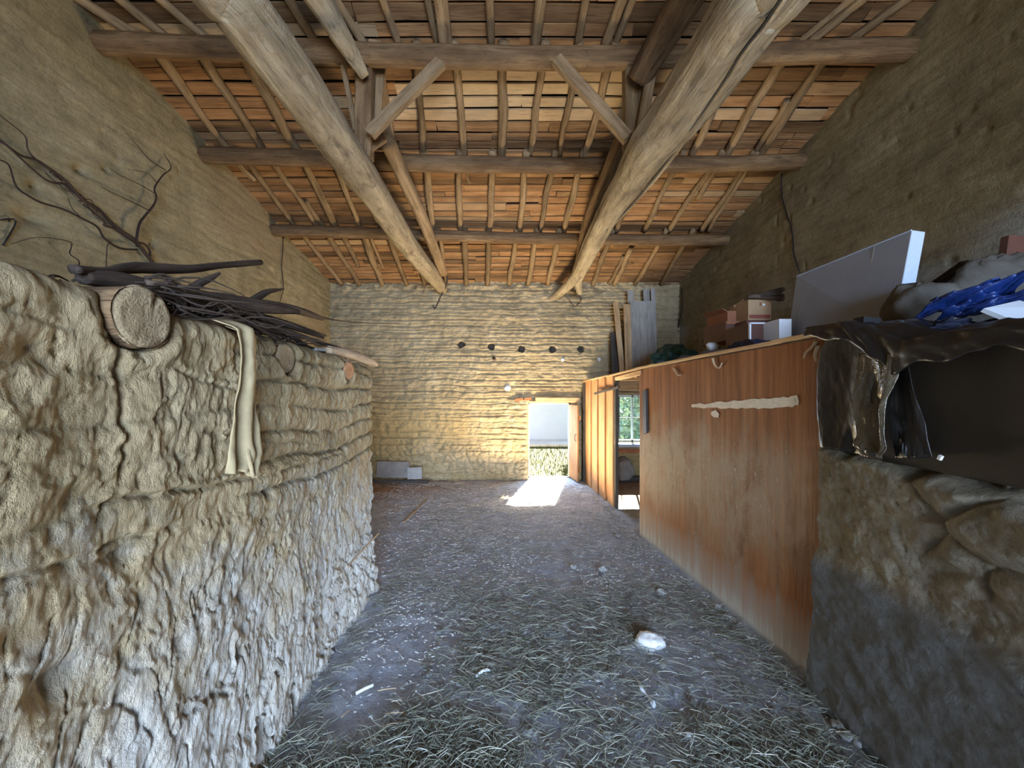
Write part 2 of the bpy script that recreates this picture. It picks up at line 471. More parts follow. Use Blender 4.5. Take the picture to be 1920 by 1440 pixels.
def ply_mat():
    m, nt, b = new_mat('stained_plywood', 0.7)
    b.inputs['Specular IOR Level'].default_value = 0.15
    p = gpos(nt)
    sep = nd(nt, 'ShaderNodeSeparateXYZ'); nt.links.new(p, sep.inputs[0])
    n1 = noise(nt, mapping(nt, p, (1, 1.4, 0.8)), 1.6, 5, 0.6)
    ns = noise(nt, mapping(nt, p, (1, 14, 0.7)), 1.5, 5, 0.6)
    n3 = noise(nt, mapping(nt, p, (1, 40, 3)), 2.0, 3, 0.6)
    n5 = noise(nt, mapping(nt, p, (1, 3.4, 1.7)), 1.7, 8, 0.78, 0.4)
    c = ramp(nt, ns, [(0.3, (0.115, 0.042, 0.014)), (0.5, (0.20, 0.078, 0.026)), (0.7, (0.27, 0.118, 0.045))])
    # grey scuffed zone in the middle height and dust along the foot
    mid = ramp(nt, math_(nt, 'DIVIDE', math_(nt, 'ADD', sep.outputs[2], math_(nt, 'MULTIPLY', math_(nt, 'SUBTRACT', n1, 0.5), 1.3)), 2.2),
               [(0.14, 0.0), (0.34, 0.80), (0.55, 0.95), (0.70, 0.05)])
    mid = math_(nt, 'MULTIPLY', mid, ramp(nt, math_(nt, 'DIVIDE', math_(nt, 'ADD', sep.outputs[1], math_(nt, 'MULTIPLY', n1, 1.0)), 5.0), [(0.52, 0.25), (0.68, 1.0)]))
    c = mix(nt, math_(nt, 'MULTIPLY', mid, ramp(nt, n5, [(0.30, 0.15), (0.56, 0.9)])), c, (0.255, 0.215, 0.155))
    c = mix(nt, ramp(nt, math_(nt, 'ADD', math_(nt, 'MULTIPLY', ns, 0.5), math_(nt, 'MULTIPLY', n5, 0.5)), [(0.34, 0.6), (0.46, 0.0)]), c, (0.105, 0.05, 0.024))
    foot = ramp(nt, math_(nt, 'ADD', sep.outputs[2], math_(nt, 'MULTIPLY', math_(nt, 'SUBTRACT', ns, 0.5), 0.5)), [(0.03, 0.95), (0.14, 0.55), (0.42, 0.0)])
    c = mix(nt, foot, c, (0.43, 0.43, 0.40))
    n6 = noise(nt, mapping(nt, p, (1, 30, 9)), 1.6, 3, 0.6)
    c = mix(nt, math_(nt, 'MULTIPLY', ramp(nt, n6, [(0.66, 0.0), (0.70, 0.7)]), mid), c, (0.58, 0.53, 0.43))
    nt.links.new(c, b.inputs['Base Color'])
    bump(nt, b, math_(nt, 'ADD', ns, n3), 0.002)
    return m
M['ply'] = ply_mat()
M['black_plastic'] = plain('black_sheeting', (0.014, 0.013, 0.013), 0.36, 0.2, 3, 0.003, spec=0.45)
M['clear_plastic'] = plain('cloudy_sheeting', (0.075, 0.062, 0.040), 0.25, 0.3, 6, 0.006, spec=0.7)
M['board_dark'] = plain('dark_backing_board', (0.030, 0.021, 0.011), 0.8, 0.3, 2)
M['foam'] = plain('grey_panel_face', (0.28, 0.30, 0.345), 0.7, 0.08, 3, 0.001)
M['foam_edge'] = plain('white_foam', (0.46, 0.54, 0.72), 0.7, 0.04, 30, 0.002)
M['cardboard'] = plain('cardboard', (0.40, 0.26, 0.145), 0.85, 0.12, 5)
M['redcard'] = plain('reddish_carton', (0.30, 0.12, 0.06), 0.8, 0.15, 5)
M['brown'] = plain('dark_brown_laminate', (0.12, 0.052, 0.036), 0.5, 0.1, 4)
M['white'] = plain('off_white_plastic', (0.78, 0.80, 0.84), 0.5, 0.06, 5)
M['ink'] = plain('red_print', (0.26, 0.07, 0.05), 0.8)
M['green_cloth'] = plain('dark_green_plastic', (0.018, 0.085, 0.075), 0.42, 0.3, 9, 0.004, spec=0.5)
M['navy'] = plain('navy_cloth', (0.022, 0.024, 0.050), 0.8, 0.3, 9)
M['blue'] = plain('blue_tarpaulin', (0.012, 0.036, 0.17), 0.38, 0.3, 6, 0.004, spec=0.5)
M['grey_cloth'] = plain('grey_brown_sack', (0.13, 0.115, 0.095), 0.9, 0.2, 7)
M['black'] = plain('black_plastic_part', (0.012, 0.012, 0.014), 0.5)
M['rust'] = plain('rusty_iron', (0.07, 0.04, 0.03), 0.8, 0.3, 20)
M['iron'] = plain('dark_iron', (0.03, 0.03, 0.035), 0.6, 0.2, 20)
M['linen'] = plain('old_linen', (0.43, 0.34, 0.19), 0.95, 0.18, 8, 0.003)
M['frame'] = plain('cream_door_frame', (0.62, 0.56, 0.42), 0.7, 0.1, 10)
M['winframe'] = plain('pale_window_frame', (0.60, 0.68, 0.70), 0.6, 0.08, 10)
M['brick'] = plain('red_brick', (0.48, 0.17, 0.075), 0.9, 0.25, 14, 0.004)
M['plaster_out'] = plain('outside_render', (0.42, 0.48, 0.62), 0.9, 0.06, 1.2)
M['ground_out'] = plain('meadow_soil', (0.055, 0.062, 0.016), 1.0, 0.3, 4, 0.02)
M['path_out'] = plain('pale_path', (0.55, 0.53, 0.50), 1.0, 0.15, 3)
M['grass'] = plain('grass_blades', (0.034, 0.052, 0.005), 0.8, 0.3, 6)
M['leaf'] = plain('bush_leaves', (0.30, 0.46, 0.40), 0.6, 0.3, 6)
M['pebble'] = plain('pale_stone', (0.46, 0.44, 0.41), 0.9, 0.2, 40, 0.004)
M['pebble_w'] = plain('white_rubble', (0.80, 0.80, 0.78), 0.9, 0.15, 40, 0.004)
M['concrete'] = plain('grey_slab', (0.30, 0.27, 0.24), 0.9, 0.2, 5, 0.004)
M['patch'] = plain('bare_pale_ply', (0.66, 0.60, 0.50), 0.9, 0.12, 30)
M['bone'] = plain('whitish_scrap', (0.74, 0.75, 0.76), 0.6, 0.1, 30)
def glass_mat():
    m, nt, b = new_mat('window_glass', 0.05)
    tr = nd(nt, 'ShaderNodeBsdfTransparent'); tr.inputs[0].default_value = (0.90, 0.96, 0.97, 1)
    gl = nd(nt, 'ShaderNodeBsdfGlossy'); gl.inputs['Roughness'].default_value = 0.03
    mx = nd(nt, 'ShaderNodeMixShader'); mx.inputs[0].default_value = 0.06
    nt.links.new(tr.outputs[0], mx.inputs[1]); nt.links.new(gl.outputs[0], mx.inputs[2])
    nt.links.new(mx.outputs[0], nt.nodes['Material Output'].inputs[0])
    return m
M['glass'] = glass_mat()

# ================================================================== THE SETTING
# door and window openings in the back wall (X0, X1, Z0, Z1)
DX0, DX1, DZ1 = 0.485, 1.46, 1.535
WX0, WX1, WZ0, WZ1 = 2.18, 3.02, 0.74, 1.69
HOLES = [P(864, 646, YB), P(921, 650, YB), P(978, 654, YB), P(1036, 655, YB), P(1090, 655, YB)]
SMALL = [P(926, 672, YB), P(1055, 674, YB), P(1123, 674, YB), P(952, 727, YB)]

def course(z, y, sp, warp, depth, width, seed):
    t = (z + warp * fbm(y * 0.9, z * 0.8, 0, 3, seed) + warp * 0.4 * vnoise(y * 5, z * 3, 0, seed + 4)) / sp
    d = np.abs(t - np.round(t))
    row = np.round(t)
    m = 0.25 + 0.75 * sstep(-0.35, 0.35, vnoise(y * 1.1, row * 3.7, 0, seed + 2))
    return -depth * np.exp(-(d / width) ** 2) * m

def back_wall():
    nx, nz = 420, 420
    xs, zs = np.linspace(XL - 0.05, XR + 0.05, nx), np.linspace(-0.03, ZE + 0.05, nz)
    # snap columns and rows to the openings
    for e in (DX0, DX1, WX0, WX1): xs[np.argmin(abs(xs - e))] = e
    for e in (DZ1, WZ0, WZ1): zs[np.argmin(abs(zs - e))] = e
    X, Z = np.meshgrid(xs, zs, indexing='ij')
    d = course(Z, X, 0.118, 0.04, 0.040, 0.09, 21)
    d = d + course(Z, X, 0.071, 0.03, 0.020, 0.12, 33) + 0.012 * vnoise(X * 0.8, np.floor((Z + 0.03 * fbm(X, Z, 0, 2, 6)) / 0.118) * 7.7, 0, 34)
    d += 0.030 * fbm(X * 1.2, Z * 1.4, 0, 4, 40) + 0.026 * fbm(X * 11, Z * 12, 0, 4, 44, 0.6)
    lowm = 1 - sstep(0.55, 0.95, Z + 0.15 * fbm(X * 1.5, Z, 0, 2, 50))
    bd, cid = cell(X * 6.5, Z * 8.5, 61)
    d += lowm * (0.030 * np.minimum(bd * 3, 1) + 0.03 * (cid - 0.5) - 0.01)
    band = sstep(DX0 - 0.55, DX0 - 0.4, X) * (1 - sstep(DZ1, DZ1 + 0.15, Z)) * (X < DX0 + 0.1)
    bd2, cid2 = cell(X * 4.0, Z * 5.5, 71)
    d += band * (0.02 * np.minimum(bd2 * 3, 1) + 0.02)
    # broken patch over the lintel and crumbled eaves
    d -= 0.10 * gauss2(X, Z, 0.35, 1.655, 0.17, 0.035) + 0.06 * gauss2(X, Z, 0.72, 1.70, 0.5, 0.025)
    d += sstep(ZE - 0.28, ZE - 0.1, Z) * (0.06 * fbm(X * 7, Z * 9, 0, 3, 81))
    for h in HOLES:
        r = np.hypot(X - h[0], (Z - h[2]) * 0.95)
        d -= 0.27 * (1 - sstep(0.056, 0.066, r + 0.012 * vnoise(X * 30, Z * 30, 0, 90)))
    # flatten next to openings
    for (a, b_, c, e) in ((DX0, DX1, -1, DZ1), (WX0, WX1, WZ0, WZ1)):
        dist = np.maximum(np.maximum(a - X, X - b_), np.maximum(c - Z, Z - e))
        d *= sstep(-0.01, 0.08, dist)
    V = np.stack([X, YB - d, Z], -1)
    xc, zc = (xs[1:] + xs[:-1]) / 2, (zs[1:] + zs[:-1]) / 2
    XC, ZC = np.meshgrid(xc, zc, indexing='ij')
    mask = ~(((XC > DX0) & (XC < DX1) & (ZC < DZ1)) | ((XC > WX0) & (XC < WX1) & (ZC > WZ0) & (ZC < WZ1)))
    tone = 0.8 * sstep(-0.2, 0.5, fbm(X * 0.9, Z * 0.8, 0, 3, 95)) * (1 - sstep(0.9, 2.0, Z))
    w = grid_mesh('wall_back', V, nx, nz, M['wall_back'], mask, tone=tone)
    # wall body: reveals and the outer face, as pieces of the same wall
    b = MB()
    T = 0.30
    def q(pts): b.add(np.array(pts), [(0, 1, 2, 3)])
    for (a, c, z0, z1) in ((DX0, DX1, -0.03, DZ1), (WX0, WX1, WZ0, WZ1)):
        q([(a, YB, z0), (a, YB + T, z0), (a, YB + T, z1), (a, YB, z1)])
        q([(c, YB, z0), (c, YB, z1), (c, YB + T, z1), (c, YB + T, z0)])
        q([(a, YB, z1), (a, YB + T, z1), (c, YB + T, z1), (c, YB, z1)])
        q([(a, YB, z0), (c, YB, z0), (c, YB + T, z0), (a, YB + T, z0)])
    yo = YB + T
    for (x0, x1, z0, z1) in ((XL - .3, DX0, -.2, 4.2), (DX0, DX1, DZ1, 4.2), (DX1, WX0, -.2, 4.2), (WX0, WX1, -.2, WZ0), (WX0, WX1, WZ1, 4.2), (WX1, XR + .3, -.2, 4.2)):
        q([(x0, yo, z0), (x1, yo, z0), (x1, yo, z1), (x0, yo, z1)])
    o = b.build('wall_back_body', M['wall_back'], origin=(0, 0, 0)); o['kind'] = 'structure'; o.parent = w
    return w
wall_back = back_wall()

def side_wall(name, X0, sgn, mat, seed):
    ys = np.concatenate([np.linspace(YF, 1.5, 30, endpoint=False), np.linspace(1.5, YB + 0.06, 300)])
    nz = 190
    ts = np.linspace(0, 1, nz)
    Y, Tt = np.meshgrid(ys, ts, indexing='ij')
    Z = -0.03 + Tt * (Zr(Y) + 0.06 + 0.03)
    d = (course(Z, Y, 0.21, 0.10, 0.012, 0.10, seed) + course(Z, Y, 0.085, 0.05, 0.006, 0.2, seed + 3)) * (1 if sgn > 0 else 0.35)
    d += 0.040 * fbm(Y * 0.6, Z * 0.8, 0, 3, seed + 5) + 0.009 * fbm(Y * 3, Z * 13, 0, 4, seed + 9, 0.6)
    pits = vnoise(Y * 9, Z * 9, 0, seed + 30)
    d -= 0.012 * sstep(0.78, 0.86, pits)
    if sgn > 0:
        for (u, v, ry, rz) in ((65, 408, .10, .05), (290, 456, .03, .03), (70, 350, .03, .02), (205, 318, .04, .02), (160, 320, .05, .03)):
            p = PXp(u, v, X0); d -= 0.06 * gauss2(Y, Z, p[1], p[2], ry, rz)
        # a lighter render patch boundary near the far corner
        tone = 0.85 * sstep(0.15, 0.6, fbm(Y * 0.7, Z * 1.0, 0, 3, seed + 50))
    else:
        tone = sstep(0.0, 0.6, 0.35 + fbm(Y * 0.6, Z * 1.0, 0, 3, seed + 50)) * (1 - sstep(2.9, 3.2, Z + 0.08 * fbm(Y * 2, Z, 0, 3, 8)))
    V = np.stack([X0 + sgn * d, Y, Z], -1)
    w = grid_mesh(name, V, len(ys), nz, mat, tone=tone, flip=(sgn < 0))
    b = MB().box((X0 - sgn * 0.22, (YF + YB) / 2, 2.1), (0.25, YB - YF + 0.6, 4.6))
    o = b.build(name + '_body', mat, origin=(0, 0, 0)); o['kind'] = 'structure'; o.parent = w
    return w
wall_left = side_wall('wall_left', XL, 1, M['wall_left'], 100)
wall_right = side_wall('wall_right', XR, -1, M['wall_right'], 200)

# front wall behind the camera, with the wide doorway the daylight comes through
b = MB()
OX0, OX1, OZ1 = -1.6, 3.3, 3.3
for (x0, x1, z0, z1) in ((XL - .2, OX0, -.1, 4.6), (OX1, XR + .2, -.1, 4.6), (OX0, OX1, OZ1, 4.6)):
    b.box(((x0 + x1) / 2, YF - 0.15, (z0 + z1) / 2), (x1 - x0, 0.3, z1 - z0))
o = b.build('wall_front', M['wall_left'], origin=(0, 0, 0)); o['kind'] = 'structure'

# floor
def floor():
    ys = np.concatenate([np.linspace(YF, 0.9, 30, endpoint=False), np.linspace(0.9, 4.0, 220, endpoint=False), np.linspace(4.0, YB + 0.3, 140)])
    xs = np.linspace(XL - 0.05, XR + 0.05, 340)
    X, Y = np.meshgrid(xs, ys, indexing='ij')
    Z = 0.022 * fbm(X * 1.5, Y * 1.5, 0, 4, 300) + 0.010 * fbm(X * 9, Y * 9, 0, 3, 310)
    Z -= 0.015 * sstep(0.3, 0.6, vnoise(X * 3, Y * 3, 0, 320))
    Z *= (1 - sstep(YB - 0.35, YB, Y) * (X > 0.3) * (X < 1.7))
    tone = sstep(0.0, 1.0, 1.1 * sstep(-0.2, -2.6, X - 0.25 * (Y - 7)) * sstep(5.4, 7.2, Y) + 0.6 * sstep(0.1, 0.5, fbm(X * 1.3, Y * 1.3, 0, 3, 330)) * sstep(1.0, 2.0, X) + (X > 1.75) * sstep(5.2, 6.8, Y) * 1.0)
    return grid_mesh('floor', np.stack([X, Y, Z], -1), len(xs), len(ys), M['floor'], tone=tone)
floor()

# ceiling: rows of split boards laid across the rafters, and the roof on top
def ceiling():
    b = MB()
    Y = YB + 0.12
    row = 0
    while Y > -5.9:
        if Y < 2.6:
            w = 0.3
        else:
            w = random.uniform(0.095, 0.15)
        Yc = Y - w / 2
        x = XL - 0.05 - random.random() * 0.8
        n = np.array([0, 0.0, 1.0])
        sl = SL if Yc > YRIDGE else -0.222
        up = np.array([0, sl, 1.0]); up /= np.linalg.norm(up)
        while x < XR + 0.05:
            L = random.uniform(1.1, 2.6)
            x1 = min(x + L, XR + 0.15)
            z = float(Zr(Yc)) + 0.014 + random.uniform(-0.006, 0.008)
            dy = random.uniform(-0.008, 0.008)
            xm = (x + x1) / 2
            pale = 0.0
            if 3.55 < Yc < 4.12 and -1.15 < xm < 1.35: pale = random.uniform(0.55, 1.0)
            elif random.random() < 0.07: pale = random.uniform(0.2, 0.6)
            b.board((x, Yc - dy, z + dy * -sl), (x1, Yc + dy, z + dy * -sl), w * random.uniform(0.84, 0.95), 0.022, up, nseg=max(2, int((x1 - x) / 0.22)), wob=0.007, C=pale, chip=0.02)
            x = x1 + random.uniform(0.0, 0.012)
        Y -= w
        row += 1
    c = b.build('ceiling', M['ceiling'], origin=(0, 0, 0)); c['kind'] = 'structure'
    # roof covering over the boards
    r = MB()
    z0, zr, zf = float(Zr(YB + .5)), float(Zr(YRIDGE)), float(Zr(YF - .5))
    for (a, za, c_, zc) in ((YB + .5, z0, YRIDGE, zr), (YRIDGE, zr, YF - .5, zf)):
        V = [(x, y, z + h) for h in (0.045, 0.14) for (x, y, z) in ((XL - .4, a, za), (XR + .4, a, za), (XR + .4, c_, zc), (XL - .4, c_, zc))]
        r.add(V, [(0, 1, 2, 3), (7, 6, 5, 4), (0, 4, 5, 1), (1, 5, 6, 2), (2, 6, 7, 3), (3, 7, 4, 0)])
    o = r.build('roof_covering', M['dark'], origin=(0, 0, 0)); o['kind'] = 'structure'; o.parent = c
ceiling()

# ================================================================== ROOF TIMBERS
YP = {1: 5.93, 2: 4.525, 3: 3.39}
def purlin(pts, rad, label, name='purlin'):
    path = [PR(u, v, 0.165) for u, v in pts]
    # rest straight on its line, ends run into the gable walls
    path = [np.array([p[0], p[1], float(Zr(p[1])) - 0.165]) for p in path]
    path[0][0], path[-1][0] = XL - 0.12, XR + 0.12
    b = MB().tube(path, rad, 14, 7, amp=0.16, nscale=5)
    tag(b.build('purlin', M['log_brown'], smooth=True), label, 'roof beam', 'log purlins running across the roof')
purlin([(530, 431), (720, 438), (950, 445), (1140, 449), (1340, 451)], 0.085, 'lowest log purlin, nearest the back wall, crossing under the board ceiling')
purlin([(385, 290), (560, 297), (770, 305), (950, 309), (1150, 311), (1475, 303)], [0.088, 0.09, 0.095, 0.09, 0.09, 0.085], 'middle log purlin crossing behind both tie beams')
purlin([(180, 80), (640, 100), (830, 106), (1050, 109), (1170, 109), (1640, 92)], 0.088, 'upper log purlin that carries the two slanting braces')

ZT = 3.77
def tiebeam(pts, rads, label, flat, fork=None):
    path = [PZp(u, v, ZT) for u, v in pts]
    first = path[0] + (path[0] - path[2]) / np.linalg.norm(path[0] - path[2]) * 1.0
    front = np.array([path[0][0], YF + 0.05, ZT])
    path = [front, first] + path
    rads = [rads[0], rads[0]] + list(rads)
    b = MB().tube(path, rads, 22, 10, amp=0.13, nscale=3.2, flat=flat)
    if fork: 
        for pts2, r2 in fork: b.tube(pts2, r2, 14, 5, amp=0.12)
    o = tag(b.build('tie_beam', M['log_pale'], smooth=True), label, 'roof beam', 'thick pale tie beams running towards the back wall')
    return as_parent(o)
tl = tiebeam([(440, 0), (511, 95), (560, 163), (628, 260), (663, 310), (699, 360), (735, 414), (767, 463), (805, 510), (830, 542)],
        [0.155, 0.158, 0.163, 0.163, 0.158, 0.150, 0.145, 0.142, 0.132, 0.100], 'left pale round tie beam, thick log with weathered bark-free surface', None)
tr = tiebeam([(1418, 0), (1345, 107), (1265, 220), (1224, 270), (1180, 340), (1146, 393), (1116, 447), (1094, 493), (1082, 520)],
        [0.205, 0.200, 0.195, 0.188, 0.155, 0.135, 0.125, 0.122, 0.115], 'right pale tie beam, split lengthwise and forked at its far end', 0.86,
        fork=[([P(1086, 510, 6.45), P(1068, 532, 6.9), P(1045, 553, 7.5), P(1030, 562, 7.72)], [0.115, 0.09, 0.075, 0.045]),
              ([P(1083, 512, 6.55), P(1085, 535, 6.95), P(1088, 548, 7.2)], [0.10, 0.075, 0.06])])
# long split with the lifted sliver on the right beam
sl_pts = [(1475, -8), (1440, 45), (1400, 95), (1365, 150), (1330, 200), (1290, 255), (1250, 310), (1215, 352), (1180, 392), (1140, 432)]
ax_p = [PZp(u, v, ZT) for u, v in [(1418, 0), (1345, 107), (1265, 220), (1224, 270), (1180, 340), (1146, 393), (1116, 447), (1094, 493)]]
ax_y, ax_x, ax_r = [p[1] for p in ax_p], [p[0] for p in ax_p], [0.205, 0.200, 0.195, 0.188, 0.155, 0.135, 0.125, 0.122]
path = []
for (u, v) in sl_pts:
    best = None
    for zp in np.arange(ZT - 0.24, ZT, 0.002):
        p = PZp(u, v, zp)
        dd = math.hypot(p[0] - np.interp(p[1], ax_y, ax_x), zp - ZT) - np.interp(p[1], ax_y, ax_r) * 0.93
        if best is None or dd < best[0]: best = (dd, p)
        if dd <= 0: break
    path.append(best[1])
MB().tube(path, [0.012, 0.011, 0.011, 0.012, 0.013, 0.016, 0.018, 0.015, 0.010, 0.005], 6, 5, amp=0.3).build('split_sliver', M['log_pale'], tr, smooth=True)['label'] = 'thin sliver torn along the split of the beam'
path2 = [p + np.array([-0.018, 0, 0.002]) for p in path]
MB().tube(path2, 0.008, 6, 5, amp=0.2).build('split_gap', M['black'], tr, smooth=True)['label'] = 'dark split line along the beam'

# trusses: principal rafters, posts and braces
def prin(u, v, off=0.36): return PR(u, v, off)
def timber(name, pts, rad, mat, label, cat='roof timber', **kw):
    b = MB().tube(pts, rad, kw.pop('seg', 12), 6, **kw)
    return tag(b.build(name, M[mat], smooth=True), label, cat)
timber('principal_rafter', [prin(725, 262), prin(762, 345), prin(800, 430), prin(832, 512)], [0.085, 0.085, 0.08, 0.07], 'rafter', 'left lower principal rafter rising from the tie beam end to the post', amp=0.12, flat=0.95)
timber('principal_rafter', [prin(1178, 240), prin(1143, 320), prin(1105, 410), prin(1084, 500)], [0.09, 0.09, 0.085, 0.07], 'log_brown', 'right lower principal rafter, dark log hidden behind the right tie beam', amp=0.12)
timber('principal_rafter', [P(520, -110, 2.45), P(598, -2, 2.80), P(640, 70, 3.08), P(683, 142, 3.33)], [0.10, 0.10, 0.088, 0.045], 'log_pale', 'left upper principal rafter with a tapered lower end', amp=0.12, flat=0.9)
timber('principal_rafter', [P(1350, -110, 2.40), P(1284, 0, 2.80), P(1240, 75, 3.08), P(1197, 150, 3.32)], [0.125, 0.125, 0.118, 0.10], 'log_brown', 'right upper principal rafter, thick dark round log', amp=0.06)

def post(name, u, Y, z0, z1, w, d, mat, label, lean=0.0):
    x = (u - CX) / F * Y
    b = MB().board((x, Y, z0), (x + lean, Y, z1), w, d, (0, 1, 0), nseg=8, wob=0.010, chip=0.02)
    return tag(b.build(name, M[mat]), label, 'roof timber')
post('truss_post', 683, 3.46, 3.86, 4.72, 0.15, 0.13, 'log_brown', 'left upright post standing on the left tie beam')
post('truss_post', 1187, 3.46, 3.86, 4.72, 0.16, 0.13, 'rafter', 'right upright post standing on the right tie beam')
def slat(p0, p1, w, t, mat, label, name='timber_strip', cat='roof timber', up=(0, 1, 0)):
    b = MB().board(p0, p1, w, t, up, nseg=8, wob=0.008, chip=0.03)
    return tag(b.build(name, M[mat]), label, cat)
slat(P(1198, 268, 3.30), P(1226, 104, 3.30), 0.085, 0.05, 'rafter', 'splintered side plank leaning beside the right post')
slat(P(703, 255, 3.58), P(716, 112, 3.58), 0.10, 0.045, 'rafter', 'side plank nailed beside the left post, towards the middle')
slat(P(668, 245, 3.52), P(636, 88, 3.36), 0.05, 0.045, 'rafter', 'thin crooked pole leaning left of the left post')
slat(P(692, 252, 3.31), P(826, 116, 3.31), 0.095, 0.075, 'rafter', 'left slanting brace from the left post up to the upper purlin', 'brace')
slat(P(1176, 262, 3.31), P(1044, 113, 3.31), 0.095, 0.075, 'rafter', 'right slanting brace from the right post up to the upper purlin', 'brace')
slat(P(691, 283, 3.45), P(722, 262, 3.62), 0.05, 0.04, 'rafter', 'short offcut wedged between the left post and principal rafter', 'wooden_wedge')

# rafters per bay: (upper pixel, lower pixel, radius, kind)
BAYS = {
 'D': [((150, 0), (232, 52), .032), ((223, 0), (293, 58), .033), ((303, 0), (372, 60), .033), ((545, 0), (587, 70), .032), ((630, 0), (672, 68), .033),
       ((716, 0), (742, 70), .034), ((803, 0), (814, 66), .026), ((825, 0), (833, 77), -.050), ((915, 0), (918, 77), .034), ((1016, 0), (1006, 82), .042),
       ((1097, 0), (1081, 82), .032), ((1167, 0), (1136, 85), .040), ((1187, 0), (1156, 82), .032), ((1397, 20), (1352, 75), .034), ((1600, 0), (1512, 70), .026), ((1615, 0), (1524, 76), .034), ((1700, 0), (1603, 70), .033)],
 'C': [((225, 103), (345, 240), .034), ((300, 105), (422, 272), .040), ((385, 112), (490, 275), .040), ((468, 125), (557, 280), .042), ((708, 120), (727, 235), -.048), ((782, 120), (793, 290), .036),
       ((855, 122), (870, 290), .036), ((943, 125), (939, 287), .046), ((1018, 125), (995, 287), .036), ((1080, 128), (1048, 292), .034), ((1142, 125), (1097, 290), .038),
       ((1353, 165), (1297, 290), .042), ((1457, 125), (1363, 283), .044), ((1478, 190), (1412, 290), .030), ((1543, 115), (1424, 288), .040)],
 'B': [((438, 300), (478, 338), .036), ((461, 302), (548, 417), .034), ((513, 306), (586, 412), .036), ((572, 308), (628, 418), .042), ((630, 318), (671, 417), .034), ((575, 378), (601, 417), .032),
       ((668, 312), (712, 425), .036), ((798, 315), (813, 428), .040), ((861, 318), (863, 430), .040), ((875, 318), (880, 346), .018), ((922, 322), (918, 432), .040), ((985, 322), (975, 432), .038),
       ((1032, 325), (1013, 432), .038), ((1085, 325), (1058, 432), .040), ((1195, 340), (1154, 435), .038), ((1257, 332), (1203, 440), .036), ((1323, 330), (1250, 438), .038), ((1337, 325), (1310, 372), .034),
       ((1390, 322), (1312, 438), .034), ((1399, 322), (1324, 438), .032)],
 'A': [((568, 442), (629, 518), .034), ((614, 440), (667, 522), .040), ((643, 443), (672, 500), .034), ((683, 443), (713, 522), .048), ((696, 447), (718, 505), .022), ((732, 448), (759, 522), .042),
       ((772, 450), (794, 523), .038), ((826, 455), (836, 522), .036), ((872, 458), (873, 525), .044), ((915, 458), (915, 527), .044), ((965, 460), (955, 527), .040), ((1002, 460), (991, 527), .044), ((1043, 460), (1029, 523), .042),
       ((1090, 462), (1070, 525), .04), ((1137, 462), (1113, 527), .042), ((1170, 482), (1145, 528), .030), ((1185, 465), (1154, 530), .040), ((1232, 462), (1195, 527), .040), ((1283, 458), (1247, 520), .036)]}
BN = {'A': 'between the back wall and the lowest purlin', 'B': 'between the lowest and middle purlins', 'C': 'between the middle and upper purlins', 'D': 'above the upper purlin'}
BB = {'A': (7.60, 5.93), 'B': (5.98, 4.50), 'C': (4.57, 3.37), 'D': (3.44, 1.55)}
ORD = ['first', 'second', 'third', 'fourth', 'fifth', 'sixth', 'seventh', 'eighth', 'ninth', 'tenth', 'eleventh', 'twelfth', 'thirteenth', 'fourteenth', 'fifteenth', 'sixteenth', 'seventeenth', 'eighteenth', 'nineteenth', 'twentieth', 'last']
for k, rs in BAYS.items():
    ylo, yhi = BB[k]
    rs = sorted(rs, key=lambda r: PR(*r[1])[0])
    for i, (a, c, r) in enumerate(rs):
        r *= 1.12
        pu, pl = PR(*a), PR(*c)
        d = (pu[0] - pl[0]) / (pu[1] - pl[1])
        Yl = ylo if abs(pl[1] - ylo) < 0.45 else pl[1]
        Yu = yhi if (abs(pu[1] - yhi) < 0.45 or k == 'D') else pu[1]
        short = abs(Yl - Yu) < 0.75
        pts = []
        for q in np.linspace(0, 1, 5):
            y = Yu + (Yl - Yu) * q
            x = pl[0] + d * (y - pl[1]) + random.uniform(-1, 1) * 0.014
            pts.append((x, y, float(Zr(y)) - abs(r) + 0.002))
        b = MB()
        if r < 0:
            b.board(pts[0], pts[-1], -2 * r, -1.4 * r, (0, SL, 1), nseg=6, wob=0.008)
        else:
            b.tube(pts, [r * random.uniform(.85, 1.12) for _ in range(5)], 9, 4, amp=0.2, flat=random.choice([None, 0.85]))
        kindw = 'flat board rafter' if r < 0 else ('short broken rafter stub' if short else 'rough rafter pole')
        tag(b.build('rafter', M['rafter'], smooth=(r > 0)), '%s, %s from the left %s' % (kindw, ORD[i], BN[k]), 'rafter', 'rafters ' + BN[k])

# wires and hanging scraps at the beam ends
def wire(name, pts, r, mat, label, cat, parent=None, group=None, sub=5, seg=6, amp=0.0):
    b = MB().tube(pts, r, seg, sub, amp=amp)
    o = b.build(name, M[mat], parent, smooth=True)
    if parent is None: tag(o, label, cat, group)
    return o
wire('wire', [P(806, 498, 6.4), P(833, 505, 6.9), P(838, 530, 7.2), P(826, 556, 7.45), P(816, 578, 7.55), P(812, 572, 7.55)], 0.012, 'iron', 'twisted dark wire hanging from the left tie beam end on the back wall', 'wire')
wire('wire', [P(1078, 545, 7.5), P(1090, 560, 7.55), P(1078, 574, 7.56), P(1066, 560, 7.55), P(1052, 548, 7.5)], 0.007, 'iron', 'loose loop of thin wire under the forked right beam end', 'wire')

